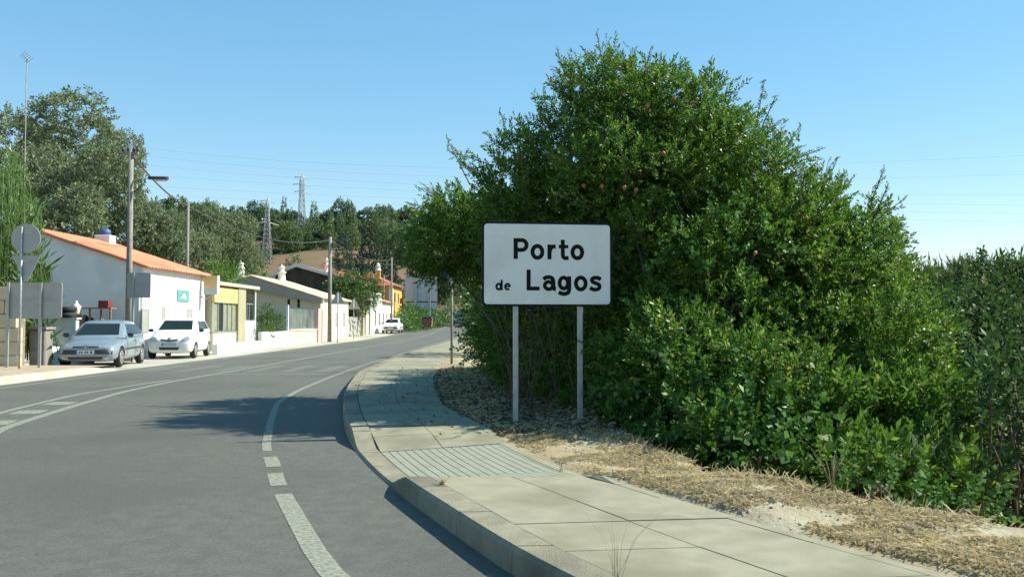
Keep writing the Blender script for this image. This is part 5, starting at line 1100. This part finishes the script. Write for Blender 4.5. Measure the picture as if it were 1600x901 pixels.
L_STRAW = leaf_mat('straw', [(0, (.36, .28, .14)), (.5, (.50, .41, .23)), (.9, (.60, .53, .37)), (1, (.24, .18, .10))], .7, .4)
straw(75000, (3.6, 9.8), (.08, 1.05), 'dry_grass', 'flattened dry straw on the sunny verge', L_STRAW, seed=31)
straw(5000, (9.8, 24), (.05, 1.1), 'shaded_dry_grass', 'dry grass under the tree beside the shaded pavement', L_STRAW, (.05, .16), .35, seed=32)
straw(2200, (4.0, 9.6), (.75, 1.2), 'dry_grass_rim', 'standing dry grass along the verge rim', L_STRAW, (.04, .13), .8, seed=33)
q = np.random.default_rng(77); st_v, st_f = [], []
for k in range(700):
    y_ = q.uniform(4, 12) ; t = q.uniform(.02, 1.1); x = float(EDGE(y_) + (VERGE(y_) - EDGE(y_)) * t); r_ = q.uniform(.004, .013) * (1.8 if q.uniform() < .06 else 1)
    z = float(verge_z(np.array([x]), np.array([y_]))[0]); p = np.array([(1, 0, 0), (-1, 0, 0), (0, 1, 0), (0, -1, 0), (0, 0, .8), (0, 0, -.6)]) * r_ * q.uniform(.6, 1.3, (6, 1)) + np.array((x, y_, z + r_*.3)); o6 = 6*k
    st_v.append(p); st_f += [(o6+a_, o6+b_, o6+c_) for a_, b_, c_ in ((0, 2, 4), (2, 1, 4), (1, 3, 4), (3, 0, 4), (2, 0, 5), (1, 2, 5), (3, 1, 5), (0, 3, 5))]
o = link('verge_stones', np_mesh('verge_stones', np.concatenate(st_v), np.array(st_f)), mat('clod', (.25, .20, .13), 1, (.38, .34, .26), 6)); tag(o, 'small stones and soil clods strewn over the verge', 'stones', kind='stuff')
lf = [leaf_quads(1, .05, .03, q) for _ in range(5)]; n = 16000; y_ = 9.6 + 13*q.uniform(0, 1, n)**1.2; t = np.where(q.uniform(size=n) < .010, q.uniform(-.5, 0, n), q.uniform(0, 1.3, n)); x = EDGE(y_) + (VERGE(y_) - EDGE(y_)) * t
z = np.where(t > 0, verge_z(x, y_), zpave(y_, 1) + .006) + .01
V, F_ = scatter(lf, np.stack([x, y_, z], 1), np.stack([q.normal(size=n), q.normal(size=n), np.abs(q.normal(size=n))*.12], 1), q.uniform(.6, 1.3, n), q)
o = link('leaf_litter', np_mesh('leaf_litter', V, F_), leaf_mat('dead_leaf', [(0, (.06, .04, .02)), (.6, (.13, .085, .04)), (1, (.24, .18, .09))], .8, .15)); tag(o, 'dead leaves scattered under the tree and on the shaded pavement', 'leaves', kind='stuff')
def weed(px, py, Yk, zb, n, h_, lab, m, spread=.4, r_=.0022):
    w = empty('dry_weed', (0, 0, 0)); tag(w, lab, 'weed', 'weeds of the pavement and verge'); p = P(px, py, Yk); mb = MB()
    for k in range(n):
        a = random.uniform(0, 6.28); s = random.uniform(.1, spread); L_ = h_*random.uniform(.5, 1); mb.tube([(p.x + random.uniform(-.02, .02), p.y + random.uniform(-.02, .02), zb - .01), (p.x + math.cos(a)*s*L_*.4, p.y + math.sin(a)*s*L_*.4, zb + L_*.6), (p.x + math.cos(a)*s*L_, p.y + math.sin(a)*s*L_, zb + L_)], r_, 4, r_*.4)
    mb.obj('stalks', m, w)
M_STALK = mat('dry_stalk', (.30, .26, .13), .9); M_GSTALK = mat('green_stalk', (.16, .20, .08), .9)
weed(965, 905, 4.15, .15, 12, .38, 'thin dry weed stalks at the bottom edge of the near pavement', M_STALK, .75, .0011)
weed(690, 762, 6.55, .15, 26, .07, 'small flat weed in the joint behind the kerb end', M_STALK, 1.6)
weed(877, 734, 7.2, .15, 5, .13, 'single dark twig at the back of the pavement', M_STALK, .3)
weed(780, 640, 10.8, .15, 8, .32, 'tall dry stalks left of the left sign post', M_STALK, .35)
weed(1010, 745, 7.0, .17, 7, .14, 'dry stalks on the bare dirt of the verge', M_STALK, .5)
weed(1300, 765, 6.3, .17, 16, .30, 'dry branching stalks before the dark ivy', M_STALK, .6)
# green leafy ground plants along the rim
for k, (px, py, Yk, lab) in enumerate(((1350, 765, 6.6, 'patch of green ground leaves at the rim below the low bush'), (1480, 795, 6.0, 'patch of green ground leaves at the rim near the right edge'))):
    shrub('ground_ivy', lab, [LB(px, py, Yk, .28, .25, .07), LB(px + 50, py + 12, Yk, .2, .2, .06)], 60, [t_*.6 for t_ in iv], L_IVY, np.random.default_rng(60 + k), tuple(P(px, py + 8, Yk)), nb=6, r0=.005, up=.4)
